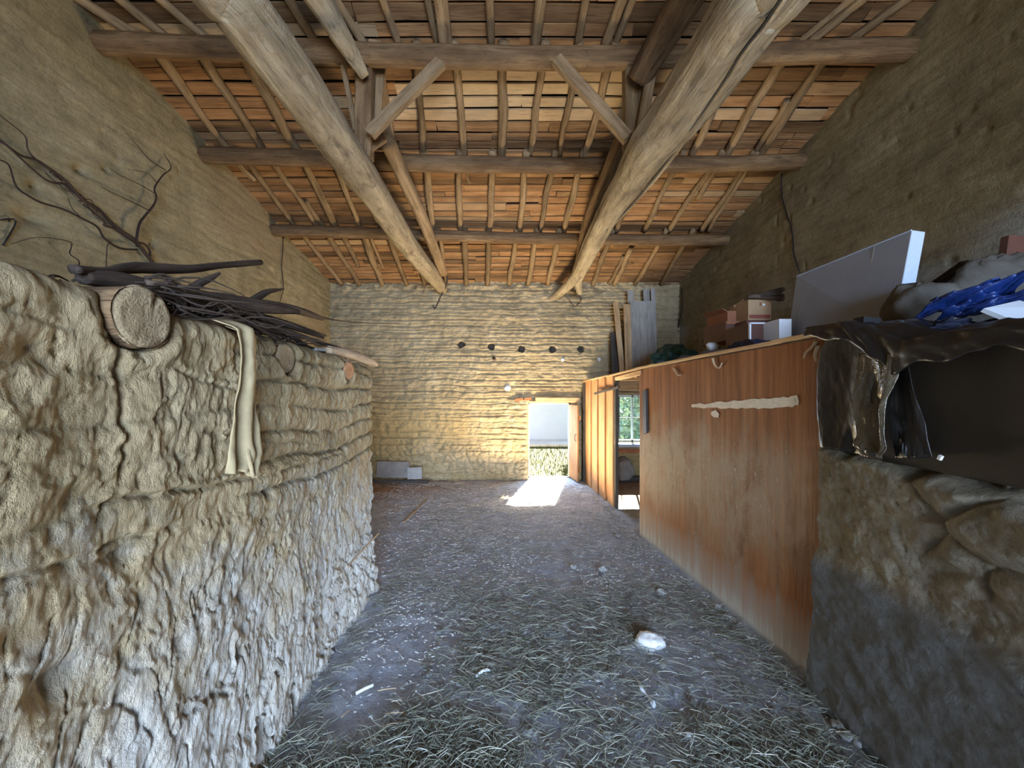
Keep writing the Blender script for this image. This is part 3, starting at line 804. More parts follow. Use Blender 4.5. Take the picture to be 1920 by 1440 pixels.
# ================================================================== LEFT: ADOBE PARTITION WALL
AX = -1.15
def adobe():
    L = 3.46
    ys = np.concatenate([np.linspace(-2.2, 0.55, 24, endpoint=False), np.linspace(0.55, L, 560)])
    # profile: up the face, over the rounded top, back down
    zs_f = np.linspace(-0.04, 1.93, 300)
    prof = [(0.0, z) for z in zs_f]
    for a in np.linspace(0, math.pi / 2, 10)[1:]:
        prof.append((-0.10 + 0.10 * math.cos(a), 1.93 + 0.09 * math.sin(a)))
    for x in np.linspace(-0.14, -0.42, 12): prof.append((x, 2.02))
    for z in (1.9, 1.2, 0.5, -0.04): prof.append((-0.48, z))
    prof = np.array(prof)
    Y = np.repeat(ys[:, None], len(prof), 1)
    S = np.repeat(prof[None, :, 1], len(ys), 0)
    X = np.repeat(prof[None, :, 0], len(ys), 0)
    idx = np.arange(len(prof))[None, :]
    up = np.clip((Y - 1.15) / 2.3, 0, 1)
    topz = 2.055 - 0.025 * up * 3.0 + 0.02 * np.exp(-((Y - 0.7) / 0.35) ** 2) - 0.03 * np.exp(-((Y - 1.3) / 0.1) ** 2)
    Z = S + (topz - 2.02) * sstep(1.2, 2.0, S)
    hi = sstep(0.95, 1.35, Z + 0.15 * fbm(Y * 1.2, Z, 0, 2, 5))
    fary = 0.15 + 0.85 * sstep(1.45, 2.2, Y)
    warp = 0.07 * fbm(Y * 1.1, Z * 2.0, 0, 4, 11) + 0.010 * fbm(Y * 9, Z * 6, 0, 3, 12) + 0.01 * (Y - 2)
    t = (Z + warp) / 0.128
    fr = np.abs(t - np.round(t))
    row = np.round(t)
    gm = sstep(-0.55, 0.25, fbm(Y * 2.0, row * 5.3, 0, 2, 14) + .25 * vnoise(Y * 9, row, 0, 13))
    d = 0.005 * hi * fary * (1 - (fr * 2 - 1) ** 2)
    d = d - 0.028 * np.exp(-(fr / 0.060) ** 2) * gm * hi * fary - 0.008 * np.exp(-(fr / 0.2) ** 2) * hi * fary
    d += 0.008 * hi * np.abs(vnoise(Y * 16, row * 3, 0, 15)) * np.exp(-(((t - np.floor(t)) - 0.8) / 0.22) ** 2)
    d += 0.045 * fbm(Y * 1.3, Z * 1.3, 0, 3, 16) + 0.020 * fbm(Y * 4.5, Z * 3.4, 0, 5, 17, 0.6)
    d += 0.010 * fary * fbm(Y * 12, Z * 16, 0, 4, 10, 0.6)
    wy = Y + 0.10 * fbm(Y * 1.5, Z * 2, 0, 3, 25) - 0.10 * (Z - 0.7)
    low = 1 - hi
    d += 0.010 * (ridged(wy * 13, Z * 5.0, 0, 4, 18) - 0.6) * (0.55 + 0.7 * low)
    d += 0.011 * fbm(wy * 26, Z * 13, 0, 5, 19, 0.62)
    # flakes spalled off: sharp-edged shallow scars
    sc_ = fbm(Y * 3.6, Z * 3.0, 0, 5, 21, 0.6)
    d -= 0.007 * sstep(0.08, 0.15, sc_) + 0.006 * sstep(0.24, 0.30, sc_)
    sc2 = fbm(wy * 9, Z * 6.0, 0, 4, 22, 0.6)
    d -= 0.006 * sstep(0.14, 0.22, sc2)
    # long steep fissures low down
    fis = np.abs(vnoise(wy * 5.0, Z * 1.0, 0, 26))
    fm = sstep(0.0, 0.5, vnoise(Y * 1.6, Z * 2.2, 0, 27))
    d -= 0.034 * np.exp(-(fis / 0.040) ** 2) * fm * (0.1 + low)
    fis2 = np.abs(fbm(wy * 10.0, Z * 3.0, 0, 2, 28))
    d -= 0.012 * np.exp(-(fis2 / 0.03) ** 2) * (0.15 + 0.7 * low)
    # flaking plates at the foot
    pl = fbm(Y * 3.2, Z * 2.6, 0, 5, 35, 0.6)
    lowp = 1 - sstep(0.45, 0.95, Z + 0.2 * fbm(Y * 1.5, Z * 1.5, 0, 2, 36))
    d += 0.024 * lowp * sstep(0.0, 0.04, pl) - 0.012 * lowp
    bd, cid = cell(Y * 7 + 0.3 * fbm(Y*3, Z*3), Z * 9, 41)
    st = lowp * sstep(2.1, 2.7, Y)
    d += st * (0.022 * np.minimum(bd * 2.5, 1) + 0.02 * (cid - 0.5) - 0.01)
    d += (0.012 + 0.09 * (1 - sstep(1.5, 2.5, Y))) * np.clip(1 - Z / 0.55, 0, 1) ** 1.6
    groove = np.exp(-(fr / 0.085) ** 2) * gm
    # vertical splits and knocked holes
    for (u, v0, v1, dep) in ((232, 655, 900, .018), (525, 660, 760, .012), (620, 730, 860, .010), (645, 840, 915, .03), (637, 960, 1050, .035), (660, 650, 735, .010)):
        y0 = AX * F / (u - CX)
        za, zb = CAM_H - (v1 - CY) / F * y0, CAM_H - (v0 - CY) / F * y0
        cx_ = y0 + 0.02 * vnoise(Z * 8, u * 1.0, 0, 3)
        d -= dep * np.exp(-((Y - cx_) / (0.010 if dep < .025 else .02)) ** 2) * sstep(za - .03, za + .03, Z) * (1 - sstep(zb - .03, zb + .03, Z))
    for (u, v, r, dep) in ((500, 925, .03, .05), (245, 1040, .05, .04), (300, 1050, .05, .015), (70, 650, .03, .02), (150, 930, .05, .03), (455, 1110, .04, .04), (105, 1270, .05, .03), (390, 1255, .018, .03)):
        p = PXp(u, v, AX); d -= dep * gauss2(Y, Z, p[1], p[2], r, r * 0.8)
    for line, dep in (([(150, 955), (240, 935), (380, 912), (500, 890), (640, 850)], .026), ([(0, 1085), (100, 1055), (180, 1035), (330, 985)], .022),
                      ([(0, 575), (100, 600), (190, 625), (232, 655)], .012), ([(320, 690), (420, 722), (520, 762)], .012), ([(380, 805), (500, 828), (600, 832)], .014)):
        pp_ = [PXp(u, v, AX) for u, v in line]
        yl = [p[1] for p in pp_]; zl = [p[2] for p in pp_]
        zc = np.interp(Y, yl, zl) + .012 * fbm(Y * 12, 0, 0, 3, 66)
        inr = sstep(yl[0] - .03, yl[0] + .02, Y) * (1 - sstep(yl[-1] - .03, yl[-1] + .03, Y)) * (.4 + .6 * sstep(-.3, .2, vnoise(Y * 14, 3.3, 0, 67)))
        d += inr * (-dep * np.exp(-((Z - zc) / .008) ** 2) + .35 * dep * np.exp(-((Z - zc - .022) / .014) ** 2))
    # cups the log ends sit in
    for (yy, zz, r) in ((1.212, 1.985, 0.105), (2.02, 1.925, 0.09), (2.79, 1.90, 0.08)):
        rr = np.hypot(Y - yy, Z - zz)
        d += 0.02 * np.exp(-((rr - r * 1.35) / 0.03) ** 2) - 0.06 * (1 - sstep(r * 0.92, r * 1.08, rr))
    onface = (idx < 300 + 9)
    Xw = AX + X + np.where(idx < 318, d * np.where(onface, 1, 0.5), 0)
    Zw = Z + np.where(idx >= 300, 0.5 * d * sstep(299, 312, idx * np.ones_like(Y)), 0)
    # round the far end
    endr = sstep(L - 0.11, L, Y)
    Xw = Xw - 0.10 * (1 - np.sqrt(np.clip(1 - endr ** 2, 0, 1))) * (idx < 312)
    Yw = Y + 0.02 * fbm(Z * 3, Y * 0 + 1, 0, 3, 44) * sstep(L - 0.3, L, Y)
    tone = 0.75 * sstep(0.35, 0.75, 0.5 + 0.9 * fbm(Y * 1.5, Z * 1.5, 0, 3, 47)) * sstep(1.6, 2.1, Z) + 0.9 * np.clip(groove * hi, 0, 1) * 0.35
    V = np.stack([Xw, Yw, Zw], -1)
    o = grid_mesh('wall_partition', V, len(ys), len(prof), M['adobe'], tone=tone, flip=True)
    # end face
    n = len(prof)
    E = V[-1]
    c = MB()
    fr_ = E[:300:6]
    back = np.stack([np.full(len(fr_), AX - 0.48), fr_[:, 1], fr_[:, 2]], 1)
    VV = np.concatenate([fr_, back]); m = len(fr_)
    c.add(VV, [(i, i + 1, m + i + 1, m + i) for i in range(m - 1)])
    top = E[294:]; c.add(top, [tuple(range(len(top)))])
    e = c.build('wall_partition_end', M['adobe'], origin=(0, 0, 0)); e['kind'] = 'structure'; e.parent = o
    return o
adobe()

# log ends bedded in the top of the partition, spanning back to the gable wall
def log_end(y, z, r, label, matend, sx=1.0, poke=0.0, chip=False):
    t = thing('bedded_log', label, 'log', (AX, y, z - r), 'log ends bedded in the mud partition')
    x0, x1 = AX + 0.004 + poke, -3.40
    b = MB().tube([(x0, y, z), (x0 - 0.4, y, z), (-2.4, y, z + 0.01), (x1, y, z)], [r, r * 1.0, r * .95, r * .9], 28, 5, amp=0.10, caps=False)
    b.build('log_body', M['log_brown'], t, smooth=True)
    # sawn face with rings, split and bark edge
    n, m = 36, 9
    V, Fc, G = [(x0 + 0.006, y, z)], [], [(0, 0, 0)]
    sd = int(y * 100)
    for i in range(1, m + 1):
        for j in range(n):
            a = 2 * math.pi * j / n
            rr = r * i / m * (1 + (0.07 * float(fbm(math.cos(a) * 1.4 + sd, math.sin(a) * 1.4, 0, 2, 7))))
            notch = 0.0
            if chip and abs(((a - 1.05 + math.pi) % (2 * math.pi)) - math.pi) < 0.12 and i > 4: notch = 0.014
            dx = 0.006 + 0.004 * float(fbm(rr * 40 * math.cos(a), rr * 40 * math.sin(a), sd, 2, 5)) - notch - (0.012 if i == m else 0)
            V.append((x0 + dx, y + math.cos(a) * rr * sx, z + math.sin(a) * rr)); G.append((0.02 + rr * 1.2 * math.cos(a), rr * 1.2 * math.sin(a), rr * 9))
    for j in range(n):
        Fc.append((0, 1 + j, 1 + (j + 1) % n))
        for i in range(m - 1):
            Fc.append((1 + i*n + j, 1 + (i+1)*n + j, 1 + (i+1)*n + (j+1) % n, 1 + i*n + (j+1) % n))
    f = MB().add(V, Fc, G).build('cut_face', M[matend], t, smooth=True)
    return t
log_end(1.212, 1.985, 0.100, 'largest sawn log end in the mud partition, nearest the camera with a split rim', 'log_end', 0.98, poke=0.012, chip=True)
log_end(2.02, 1.925, 0.078, 'middle round log end bedded beside the hanging cloth', 'log_end', 1.1)
t3 = log_end(2.79, 1.905, 0.066, 'small reddish log end bedded near the far corner of the mud partition', 'log_end_red', 1.25, poke=0.02)

# cloth rag hanging over the partition
def rag():
    root = thing('hanging_cloth', 'long beige linen rag hanging down the mud partition wall', 'cloth', (AX + 0.06, 1.7, 1.36))
    def strip(name, edge, xoff, ph, tone):
        nv, nu = 60, 26
        V = np.zeros((nu, nv, 3))
        for j in range(nv):
            q = j / (nv - 1)
            v = edge[0][1] + (edge[-1][1] - edge[0][1]) * q
            ul = np.interp(v, [e[1] for e in edge], [e[0] for e in edge])
            ur = np.interp(v, [e[1] for e in edge], [e[2] for e in edge])
            for i in range(nu):
                s = i / (nu - 1)
                fold = 0.020 * math.sin(s * 9 + ph + 1.5 * math.sin(q * 3 + ph)) * (0.35 + 0.65 * q) + 0.008 * float(fbm(s * 4, q * 9, ph, 3, 3))
                X = AX + 0.085 + xoff + fold + 0.02 * math.sin(q * 5 + ph) - 0.10 * max(0, 0.06 - q) / 0.06
                u = ul + (ur - ul) * s
                p = PXp(u, v + 3 * math.sin(s * 7 + ph) * (q > .95), AX + 0.07)
                V[i, j] = (X, p[1], p[2])
        o = grid_mesh(name, V, nu, nv, M['linen'], kind=None)
        mod = o.modifiers.new('thickness', 'SOLIDIFY'); mod.thickness = 0.004
        o.parent = root; o.matrix_parent_inverse = Matrix.Translation(-Vector(root.location))
        return o
    strip('front_fold', [(424, 598, 462), (428, 640, 466), (430, 700, 470), (426, 740, 472), (427, 800, 474), (424, 860, 478), (423, 886, 455)], 0.0, 0.4, 0)
    strip('back_fold', [(462, 612, 480), (466, 680, 482), (470, 740, 482), (474, 800, 490), (456, 850, 490), (458, 875, 478), (462, 893, 470)], -0.02, 2.1, 0)
rag()

# brush pile lying on the partition and the logs
BG = 'branches of the brush pile on the mud partition'
def branch(pts, X, r, label, mat='branch', group=BG, name='branch', amp=0.22, zoff=0):
    n = len(pts)
    Xs = np.interp(np.linspace(0, 1, n), np.linspace(0, 1, len(X)), X) if np.ndim(X) else [X] * n
    P3 = [PXp(u, v, x) for (u, v), x in zip(pts, Xs)]
    b = MB().tube(P3, r, 9, 6, amp=amp)
    return tag(b.build(name, M[mat], smooth=True), label, 'branch', group)
branch([(138, 505), (200, 510), (250, 502), (350, 504), (420, 497), (489, 492)], [-1.25, -1.55], [.014, .016, .019, .018, .018, .017], 'straight dark stick sticking out above the brush pile')
branch([(155, 520), (230, 530), (300, 548), (380, 566), (450, 574), (520, 580), (560, 585)], [-1.27, -1.35], [.022, .03, .034, .032, .03, .026, .014], 'thick dark branch at the core of the brush pile')
branch([(340, 566), (400, 560), (450, 566), (500, 573), (560, 582), (605, 598)], [-1.40, -1.62], [.03, .034, .032, .034, .030, .018], 'long thick branch of the pile with a sawn tip pointing at the back wall')
branch([(470, 566), (500, 548), (520, 544), (533, 542)], [-1.50, -1.6], [.022, .02, .011, .003], 'upturned forked twig rising from the brush pile')
branch([(355, 545), (375, 532), (395, 522), (412, 512)], [-1.42, -1.42], [.02, .017, .014, .006], 'short broken branch end pointing up out of the pile')
branch([(520, 575), (580, 590), (640, 602), (700, 606), (760, 608)], [-1.55, -1.95], [.016, .013, .007, .004, .002], 'thin whip-like branch reaching past the wall end')
branch([(440, 585), (500, 600), (560, 618), (606, 633)], [-1.30, -1.35], [.014, .016, .015, .011], 'lower dark branch of the pile slanting down to the right')
branch([(420, 582), (480, 590), (540, 606), (598, 626), (612, 630)], [-1.42, -1.48], [.013, .016, .016, .012, .006], 'dark branch just above the lowest one, slanting right')
branch([(455, 600), (510, 612), (560, 628), (620, 648), (650, 655)], [-1.24, -1.24], [.010, .013, .014, .013, .008], 'knobbly branch lying along the top of the partition')
branch([(615, 655), (650, 662), (690, 676), (706, 684)], [-1.20, -1.16], [.026, .036, .036, .016], 'pale stripped log tip lying on the far corner of the partition', 'branch_pale', name='peeled_log')
branch([(590, 655), (615, 656), (640, 657)], [-1.24, -1.2], [.012, .013, .012], 'small grey-white stick beside the pale log tip', 'plank_grey', name='stick')
for i in range(16):
    y0 = random.uniform(1.25, 2.3); x = random.uniform(-1.55, -1.18)
    L = random.uniform(0.35, 1.0)
    z = 2.05 + random.uniform(0.0, 0.10)
    pts = []
    for q in np.linspace(0, 1, 5):
        pts.append((x + random.uniform(-.04, .04), y0 + L * q, z + random.uniform(-.03, .03) - 0.05 * q))
    b = MB().tube(pts, [.011, .010, .008, .006, .002], 6, 4, amp=0.3)
    tag(b.build('twig', M['branch'], smooth=True), 'thin dark twig tangled in the brush pile on the mud partition', 'twig', 'thin twigs in the brush pile')
b = MB()
for i in range(230):
    y0 = 1.22 + abs(random.gauss(0, 0.45)); x = random.uniform(-1.6, -1.14)
    z = 2.035 + random.uniform(-0.005, 0.13) * max(0.15, 1 - abs(y0 - 1.5) / 1.0)
    L = random.uniform(0.08, 0.35); a = random.gauss(0, 0.6); cu = random.uniform(-.06, .06)
    pts = [(x + math.sin(a) * L * q + cu * q * q, y0 + math.cos(a) * L * q, z + cu * math.sin(q * 3)) for q in (0, .33, .66, 1)]
    b.tube(pts, [.005, .004, .003, .0015], 4, 2)
for i in range(9):      # curling tendrils over the pile
    y0 = random.uniform(1.3, 2.1); x = -1.4
    R = random.uniform(.05, .13)
    b.tube([(x, y0 + R * (1 - math.cos(t)), 2.12 + R * 0.7 * math.sin(t)) for t in np.linspace(0, 3.0, 7)], .004, 5, 3)
tag(b.build('brushwood', M['branch'], smooth=True), 'tangle of fine dry brushwood heaped on the mud partition', 'brushwood', kind='stuff')

# dry vine growing over the left gable wall
vt = thing('dry_vine', 'leafless dark vine creeping up the left earth wall', 'vine', tuple(PXp(340, 545, XL + 0.05)))
def vine(pts, r, name='stem'):
    b = MB().tube([PXp(u, v, XL + 0.045 + 0.02 * random.random()) for u, v in pts], np.array(r) * 0.62, 6, 4, amp=0.2)
    b.build(name, M['vine'], vt, smooth=True)
vine([(400, 590), (370, 562), (337, 538), (316, 524), (288, 494), (257, 456), (241, 443), (212, 421), (184, 392), (153, 373), (127, 343), (99, 321), (68, 300), (38, 291), (0, 262)], [.042, .036, .03, .026, .022, .020, .014, .010], 'main_stem')
vine([(257, 468), (224, 465), (196, 447), (182, 425), (153, 409), (118, 392), (78, 380), (57, 369), (31, 350), (17, 310), (0, 300)], [.016, .012, .007])
vine([(258, 462), (256, 451), (261, 421), (271, 406), (288, 385), (293, 369), (290, 352), (305, 329), (321, 314), (307, 288)], [.024, .018, .016, .012, .006])
vine([(280, 485), (281, 472), (272, 458), (257, 455)], [.016, .014])
vine([(156, 383), (194, 414), (196, 423), (217, 430), (255, 456)], [.010, .016, .018])
vine([(156, 378), (125, 347), (101, 343), (80, 333), (40, 298), (14, 274), (0, 266)], [.016, .012, .008])
vine([(99, 321), (68, 300), (52, 279), (47, 255), (14, 227), (0, 215)], [.012, .008, .004], 'tendril')
vine([(293, 364), (260, 345), (222, 327), (205, 315)], [.007, .004], 'tendril')
vine([(281, 395), (236, 373), (212, 362), (190, 350)], [.007, .003], 'tendril')
vine([(311, 319), (281, 300), (257, 272), (235, 248)], [.007, .003], 'tendril')
vine([(295, 345), (277, 325), (240, 318)], [.006, .003], 'tendril')
vine([(153, 409), (135, 390), (128, 372)], [.006, .004], 'tendril')
vine([(148, 500), (147, 488), (131, 476), (134, 462), (128, 452), (70, 445), (20, 458)], [.008, .007, .005, .003], 'tendril')
vine([(199, 515), (201, 462), (208, 458)], [.006, .005], 'tendril')
for i in range(10):
    u0, v0 = random.uniform(80, 165), 0
    v0 = 300 + (u0 - 68) * 0.85 + random.uniform(-5, 22)
    vine([(u0, v0), (u0 + 14, v0 + 16 * random.random()), (u0 + 26, v0 + 22), (u0 + 42, v0 + 34 + 8 * random.random())], [.006, .005, .003], 'tendril')

# cracks in the walls (dark open joints following the surface)
def crack(wall, pts, X, w):
    b = MB().tube([PXp(u, v, X) for u, v in pts], w, 5, 4, amp=0.4)
    o = b.build('crack', M['black'], origin=(0, 0, 0), smooth=True)
    o.parent = wall; o['kind'] = 'structure'
crack(wall_left, [(531, 442), (530, 470), (528, 500), (531, 530), (530, 548), (524, 568)], XL + 0.005, [.008, .006, .007, .004])
crack(wall_left, [(0, 412), (30, 414), (5, 460)], XL + 0.005, .006)
crack(wall_right, [(1466, 325), (1465, 360), (1470, 385), (1483, 425), (1487, 450), (1489, 478), (1500, 512)], XR - 0.038, [.008, .006, .007, .007])
crack(wall_right, [(1278, 540), (1280, 575), (1272, 610), (1270, 650)], XR - 0.038, [.007, .010, .010, .005])

# ================================================================== BACK WALL FITTINGS
for h, w_ in zip(HOLES, ('leftmost', 'second', 'middle', 'fourth', 'rightmost')):  # dark pieces added inside the holes to stand in for their shade
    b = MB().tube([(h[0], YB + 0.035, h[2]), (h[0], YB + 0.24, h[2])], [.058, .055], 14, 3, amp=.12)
    tag(b.build('hole_shade_filler', M['plank_dark'], smooth=True), 'dark filler for the shade inside the %s hole of the back wall row' % w_, 'hole filler', 'dark shade fillers in the row of wall holes')
# little pale plugs and cobweb tatters on the wall
for i, (h, lb) in enumerate(zip(SMALL, ('small pale plug under the second wall hole', 'small pale plug under the fourth wall hole', 'small pale plug under the rightmost wall hole', 'larger white daub above the lintel left end'))):
    r = 0.045 if i < 3 else 0.075
    b = MB().tube([(h[0], YB - 0.035, h[2]), (h[0], YB + 0.02, h[2])], [r * .7, r], 10, 3, amp=0.3)
    tag(b.build('wall_plug', M['bone'] if i else M['rust'], smooth=True), lb if i else 'small dark red plug under the second wall hole', 'plug', 'plugs in the back wall')

# lintel, frame and door
lt = thing('door_lintel', 'rough timber lintel over the small back doorway', 'lintel', (1.0, YB, 1.54))
MB().board((0.62, YB - 0.02, 1.605), (1.50, YB - 0.02, 1.60), 0.10, 0.09, (0, 1, 0), 8, 0.008).build('lintel_beam', M['lintel'], lt)
MB().board((0.50, YB - 0.015, 1.555), (1.52, YB - 0.015, 1.552), 0.03, 0.06, (0, 1, 0), 8, 0.004).build('lintel_board', M['lintel'], lt)
for i, (x, w) in enumerate(((0.30, .15), (0.47, .14))):
    MB().box((x, YB - 0.03, 1.60 + 0.012 * i), (w, 0.09, 0.055), Matrix.Rotation(-.12, 3, 'Y')).build('lintel_brick', M['brick'], lt)['label'] = 'red brick wedged beside the beam'
fr = thing('door_1', 'narrow cream door frame of the back doorway', 'door frame', (0.9, YB + 0.22, 0)); fr['kind'] = 'structure'
YD = YB + 0.24
for (x0, x1, z0, z1) in ((DX0, DX0 + 0.035, 0, DZ1), (DX1 - 0.14, DX1 - 0.10, 0, DZ1), (DX0, DX1 - 0.10, DZ1 - 0.035, DZ1), (DX0, DX1 - 0.10, -0.02, 0.02)):
    MB().box(((x0 + x1) / 2, YD, (z0 + z1) / 2), (x1 - x0, 0.06, z1 - z0)).build('frame_bar', M['frame'], fr)
b = MB().box((DX1 - 0.05, YD + 0.02, DZ1 / 2), (0.12, 0.10, DZ1)); b.build('frame_cheek', M['wall_back'], fr)
dl = thing('door_leaf', 'plank door standing open inwards at the back doorway', 'door', (1.33, YB + .2, 0))
hx, hy = 1.335, YD - 0.02
ex, ey = 1.42, 7.36
for i in range(4):
    q0, q1 = i / 4 + 0.004, (i + 1) / 4 - 0.004
    c0 = np.array([hx + (ex - hx) * (q0 + q1) / 2, hy + (ey - hy) * (q0 + q1) / 2])
    w = math.hypot(ex - hx, ey - hy) * (q1 - q0)
    MB().board((c0[0], c0[1], 0.03), (c0[0], c0[1], 1.49), 0.028, w, (ex - hx, ey - hy, 0), 5, 0.001).build('plank', M['door_wood'], dl)
for z in (0.25, 1.25):
    MB().board((hx + .035, hy, z), (ex + .035, ey, z), 0.09, 0.025, (1, 0, 0), 3, 0.001).build('cross_rail', M['door_wood'], dl)
MB().tube([(ex - .02, ey + .06, .8), (ex - .05, ey + .06, .82), (ex - .05, ey + .06, .92), (ex - .02, ey + .06, .94)], .007, 6, 3).build('handle', M['iron'], dl)

# window with bars and panes
wd = thing('window_1', 'small barred window of the stall in the back wall', 'window', (2.6, YB + .2, WZ0)); wd['kind'] = 'structure'
yw = YB + 0.16
for (x0, x1, z0, z1) in ((WX0, WX0 + .045, WZ0, WZ1), (WX1 - .045, WX1, WZ0, WZ1), (WX0, WX1, WZ0, WZ0 + .045), (WX0, WX1, WZ1 - .045, WZ1), ((WX0 + WX1) / 2 - .014, (WX0 + WX1) / 2 + .014, WZ0, WZ1)):
    MB().box(((x0 + x1) / 2, yw, (z0 + z1) / 2), (x1 - x0, 0.05, z1 - z0)).build('frame_bar', M['winframe'], wd)
for x in (2.36, 2.62, 2.84):
    MB().tube([(x, yw + .07, WZ0), (x, yw + .07, WZ1)], .009, 8, 2).build('iron_bar', M['iron'], wd)
for z in (WZ0 + .48,):
    MB().tube([(WX0, yw + .07, z), (WX1, yw + .07, z)], .009, 8, 2).build('iron_bar', M['iron'], wd)
MB().box(((WX0 + WX1) / 2, yw, (WZ0 + WZ1) / 2), (WX1 - WX0, .004, WZ1 - WZ0)).build('pane', M['glass'], wd)
MB().box(((WX0 + WX1) / 2, YB - .03, WZ0 - .03), (WX1 - WX0 + .12, .34, .055)).build('window_sill', M['plaster_out'], wd)
b = MB().board((2.0, YB - .02, 0.585), (3.15, YB - .02, 0.585), 0.075, 0.05, (0, 1, 0), 6, .004)
tag(b.build('brick_course', M['brick']), 'red brick course under the stall window', 'bricks')
b = MB().board((1.75, 7.52, 0.05), (3.3, 7.50, 0.06), 0.10, 0.05, (0, 1, 0), 6, .006)
tag(b.build('plank', M['plank_dark']), 'dark plank lying at the wall foot inside the stall', 'plank')
b = MB().board((1.75, 7.66, 1.86), (3.45, 7.60, 1.86), 0.12, 0.16, (0, 0, 1), 8, .008)
tag(b.build('window_lintel', M['lintel']), 'pale timber over the stall window', 'lintel')
# post in the corner between door and partition
b = MB().board((1.585, 7.50, 0), (1.585, 7.50, 1.93), 0.10, 0.10, (0, 1, 0), 8, .006)
tag(b.build('corner_post', M['plank_dark']), 'dark upright post between the back doorway and the plank partition', 'post')

# slabs at the foot of the back wall, left
b = MB().box(P(737, 883, 7.40) + np.array([0, 0, 0.03]), (0.62, 0.05, 0.30), Matrix.Rotation(-0.10, 3, 'X') @ Matrix.Rotation(0.02, 3, 'Y'))
tag(b.build('stone_slab', M['concrete']), 'long grey-brown slab leaning on the foot of the back wall', 'slab')
b = MB().box(P(778, 889, 7.38) + np.array([0, 0, 0.02]), (0.27, 0.05, 0.22), Matrix.Rotation(-0.08, 3, 'X') @ Matrix.Rotation(-0.04, 3, 'Y'))
tag(b.build('stone_slab', M['pebble']), 'small pale square slab beside the long slab at the back wall', 'slab')
b = MB().board(P(700, 902, 7.28), P(805, 903, 7.28), 0.05, 0.03, (0, 1, 0), 5, .004)
tag(b.build('batten', M['plank_dark']), 'dark batten on the floor in front of the slabs', 'plank')
p0, p1 = PZp(757, 979, .015), PZp(800, 937, .015)
b = MB().board(p0, p1, 0.035, 0.02, (0, 0, 1), 5, .004)
tag(b.build('lath', M['branch_pale']), 'thin pale lath lying on the floor by the partition end', 'lath')
b = MB().board(P(635, 1062, 2.70) + np.array([.06, 0, 0]), P(697, 1000, 3.33) + np.array([.06, 0, 0]), 0.012, 0.012, (0, 0, 1), 5, .003)
tag(b.build('reed', M['branch_pale']), 'thin pale reed leaning on the mud partition near its far corner', 'reed')

# ================================================================== RIGHT: STALL PARTITION, LOFT
def px_(Y): return float(np.interp(Y, [1.0, 2.23, 4.7, 5.81, 7.41, 7.7], [1.87, 1.87, 1.66, 1.68, 1.575, 1.56]))
def pz_(Y): return float(np.interp(Y, [0.0, 1.75, 2.02, 2.23, 4.7, 7.41, 7.7], [1.93, 1.95, 2.07, 2.09, 2.04, 1.956, 1.95]))
# plywood sheet
pl = thing('plywood_panel', 'large stained brown plywood sheet walling off the stall', 'panel', (1.76, 3.45, 0))
def sheet(y0, y1, thick, mat, name, parent, ny=26, nz=22, bow=0.012):
    ys, zs = np.linspace(y0, y1, ny), np.linspace(0, 1, nz)
    Vf, idx = [], {}
    V, Fc = [], []
    for side in (0, 1):
        for i, y in enumerate(ys):
            for j, q in enumerate(zs):
                z = -0.01 + q * (pz_(y) - 0.012)
                x = np.interp(y, [y0, y1], [px_(y0), px_(y1)]) + bow * math.sin(3.1 * (y - y0) / (y1 - y0)) * math.sin(3.1 * q) + side * thick
                V.append((x, y, z))
    N = ny * nz
    for i in range(ny - 1):
        for j in range(nz - 1):
            a = i * nz + j
            Fc.append((a, a + 1, a + nz + 1, a + nz)); Fc.append((N + a, N + a + nz, N + a + nz + 1, N + a + 1))
    for i in range(ny - 1):
        for j in (0, nz - 1):
            a = i * nz + j; Fc.append((a, a + nz, N + a + nz, N + a))
    for j in range(nz - 1):
        for i in (0, ny - 1):
            a = i * nz + j; Fc.append((a, a + 1, N + a + 1, N + a))
    return MB().add(V, Fc).build(name, mat, parent)
sheet(2.23, 4.70, 0.018, M['ply'], 'sheet', pl)
# scraped-off strip where the surface veneer is torn away
def patch(pts, X, parent, name, mat, h=0.0035):
    P3 = []
    for (u, v) in pts:
        y = 3.0
        for _ in range(8):
            x = np.interp(y, [2.23, 4.7], [1.87, 1.66]) + 0.012 * math.sin(3.1 * (y - 2.23) / 2.47) * math.sin(3.1 * 0.8) - h
            y = x * F / (u - CX)
        P3.append(P(u, v, y) - np.array([0.002, 0, 0]))
    n = len(P3)
    V = P3 + [p + np.array([h, 0, 0]) for p in P3]
    Fc = [tuple(range(n)), tuple(range(2 * n - 1, n - 1, -1))] + [(i, (i + 1) % n, n + (i + 1) % n, n + i) for i in range(n)]
    return MB().add(V, Fc).build(name, mat, parent)
top, bot = [], []
rr = random.Random(4)
for i in range(26):
    q = i / 25
    u = 1297 + 196 * q
    c = 762 - 8 * q; h = (3 + 7 * min(1, q * 1.6)) * (1 if q < .97 else .5)
    top.append((u, c - h + rr.uniform(-2, 2))); bot.append((u, c + h * 0.9 + rr.uniform(-1.5, 1.5)))
patch(top + bot[::-1], 0, pl, 'torn_strip', M['patch'])['label'] = 'long pale strip where the surface is torn off'
patch([(1334, 772), (1342, 769), (1348, 776), (1346, 783), (1338, 782), (1333, 777)], 0, pl, 'torn_spot', M['patch'])['label'] = 'small pale spot under the torn strip'
patch([(1487, 742), (1494, 741), (1497, 752), (1496, 760), (1489, 757)], 0, pl, 'torn_spot', M['patch'])
patch([(1205, 733), (1211, 732), (1212, 812), (1206, 814)], 0, pl, 'pull_strip', M['iron'], 0.02)['label'] = 'dark vertical pull strip at the stall opening'
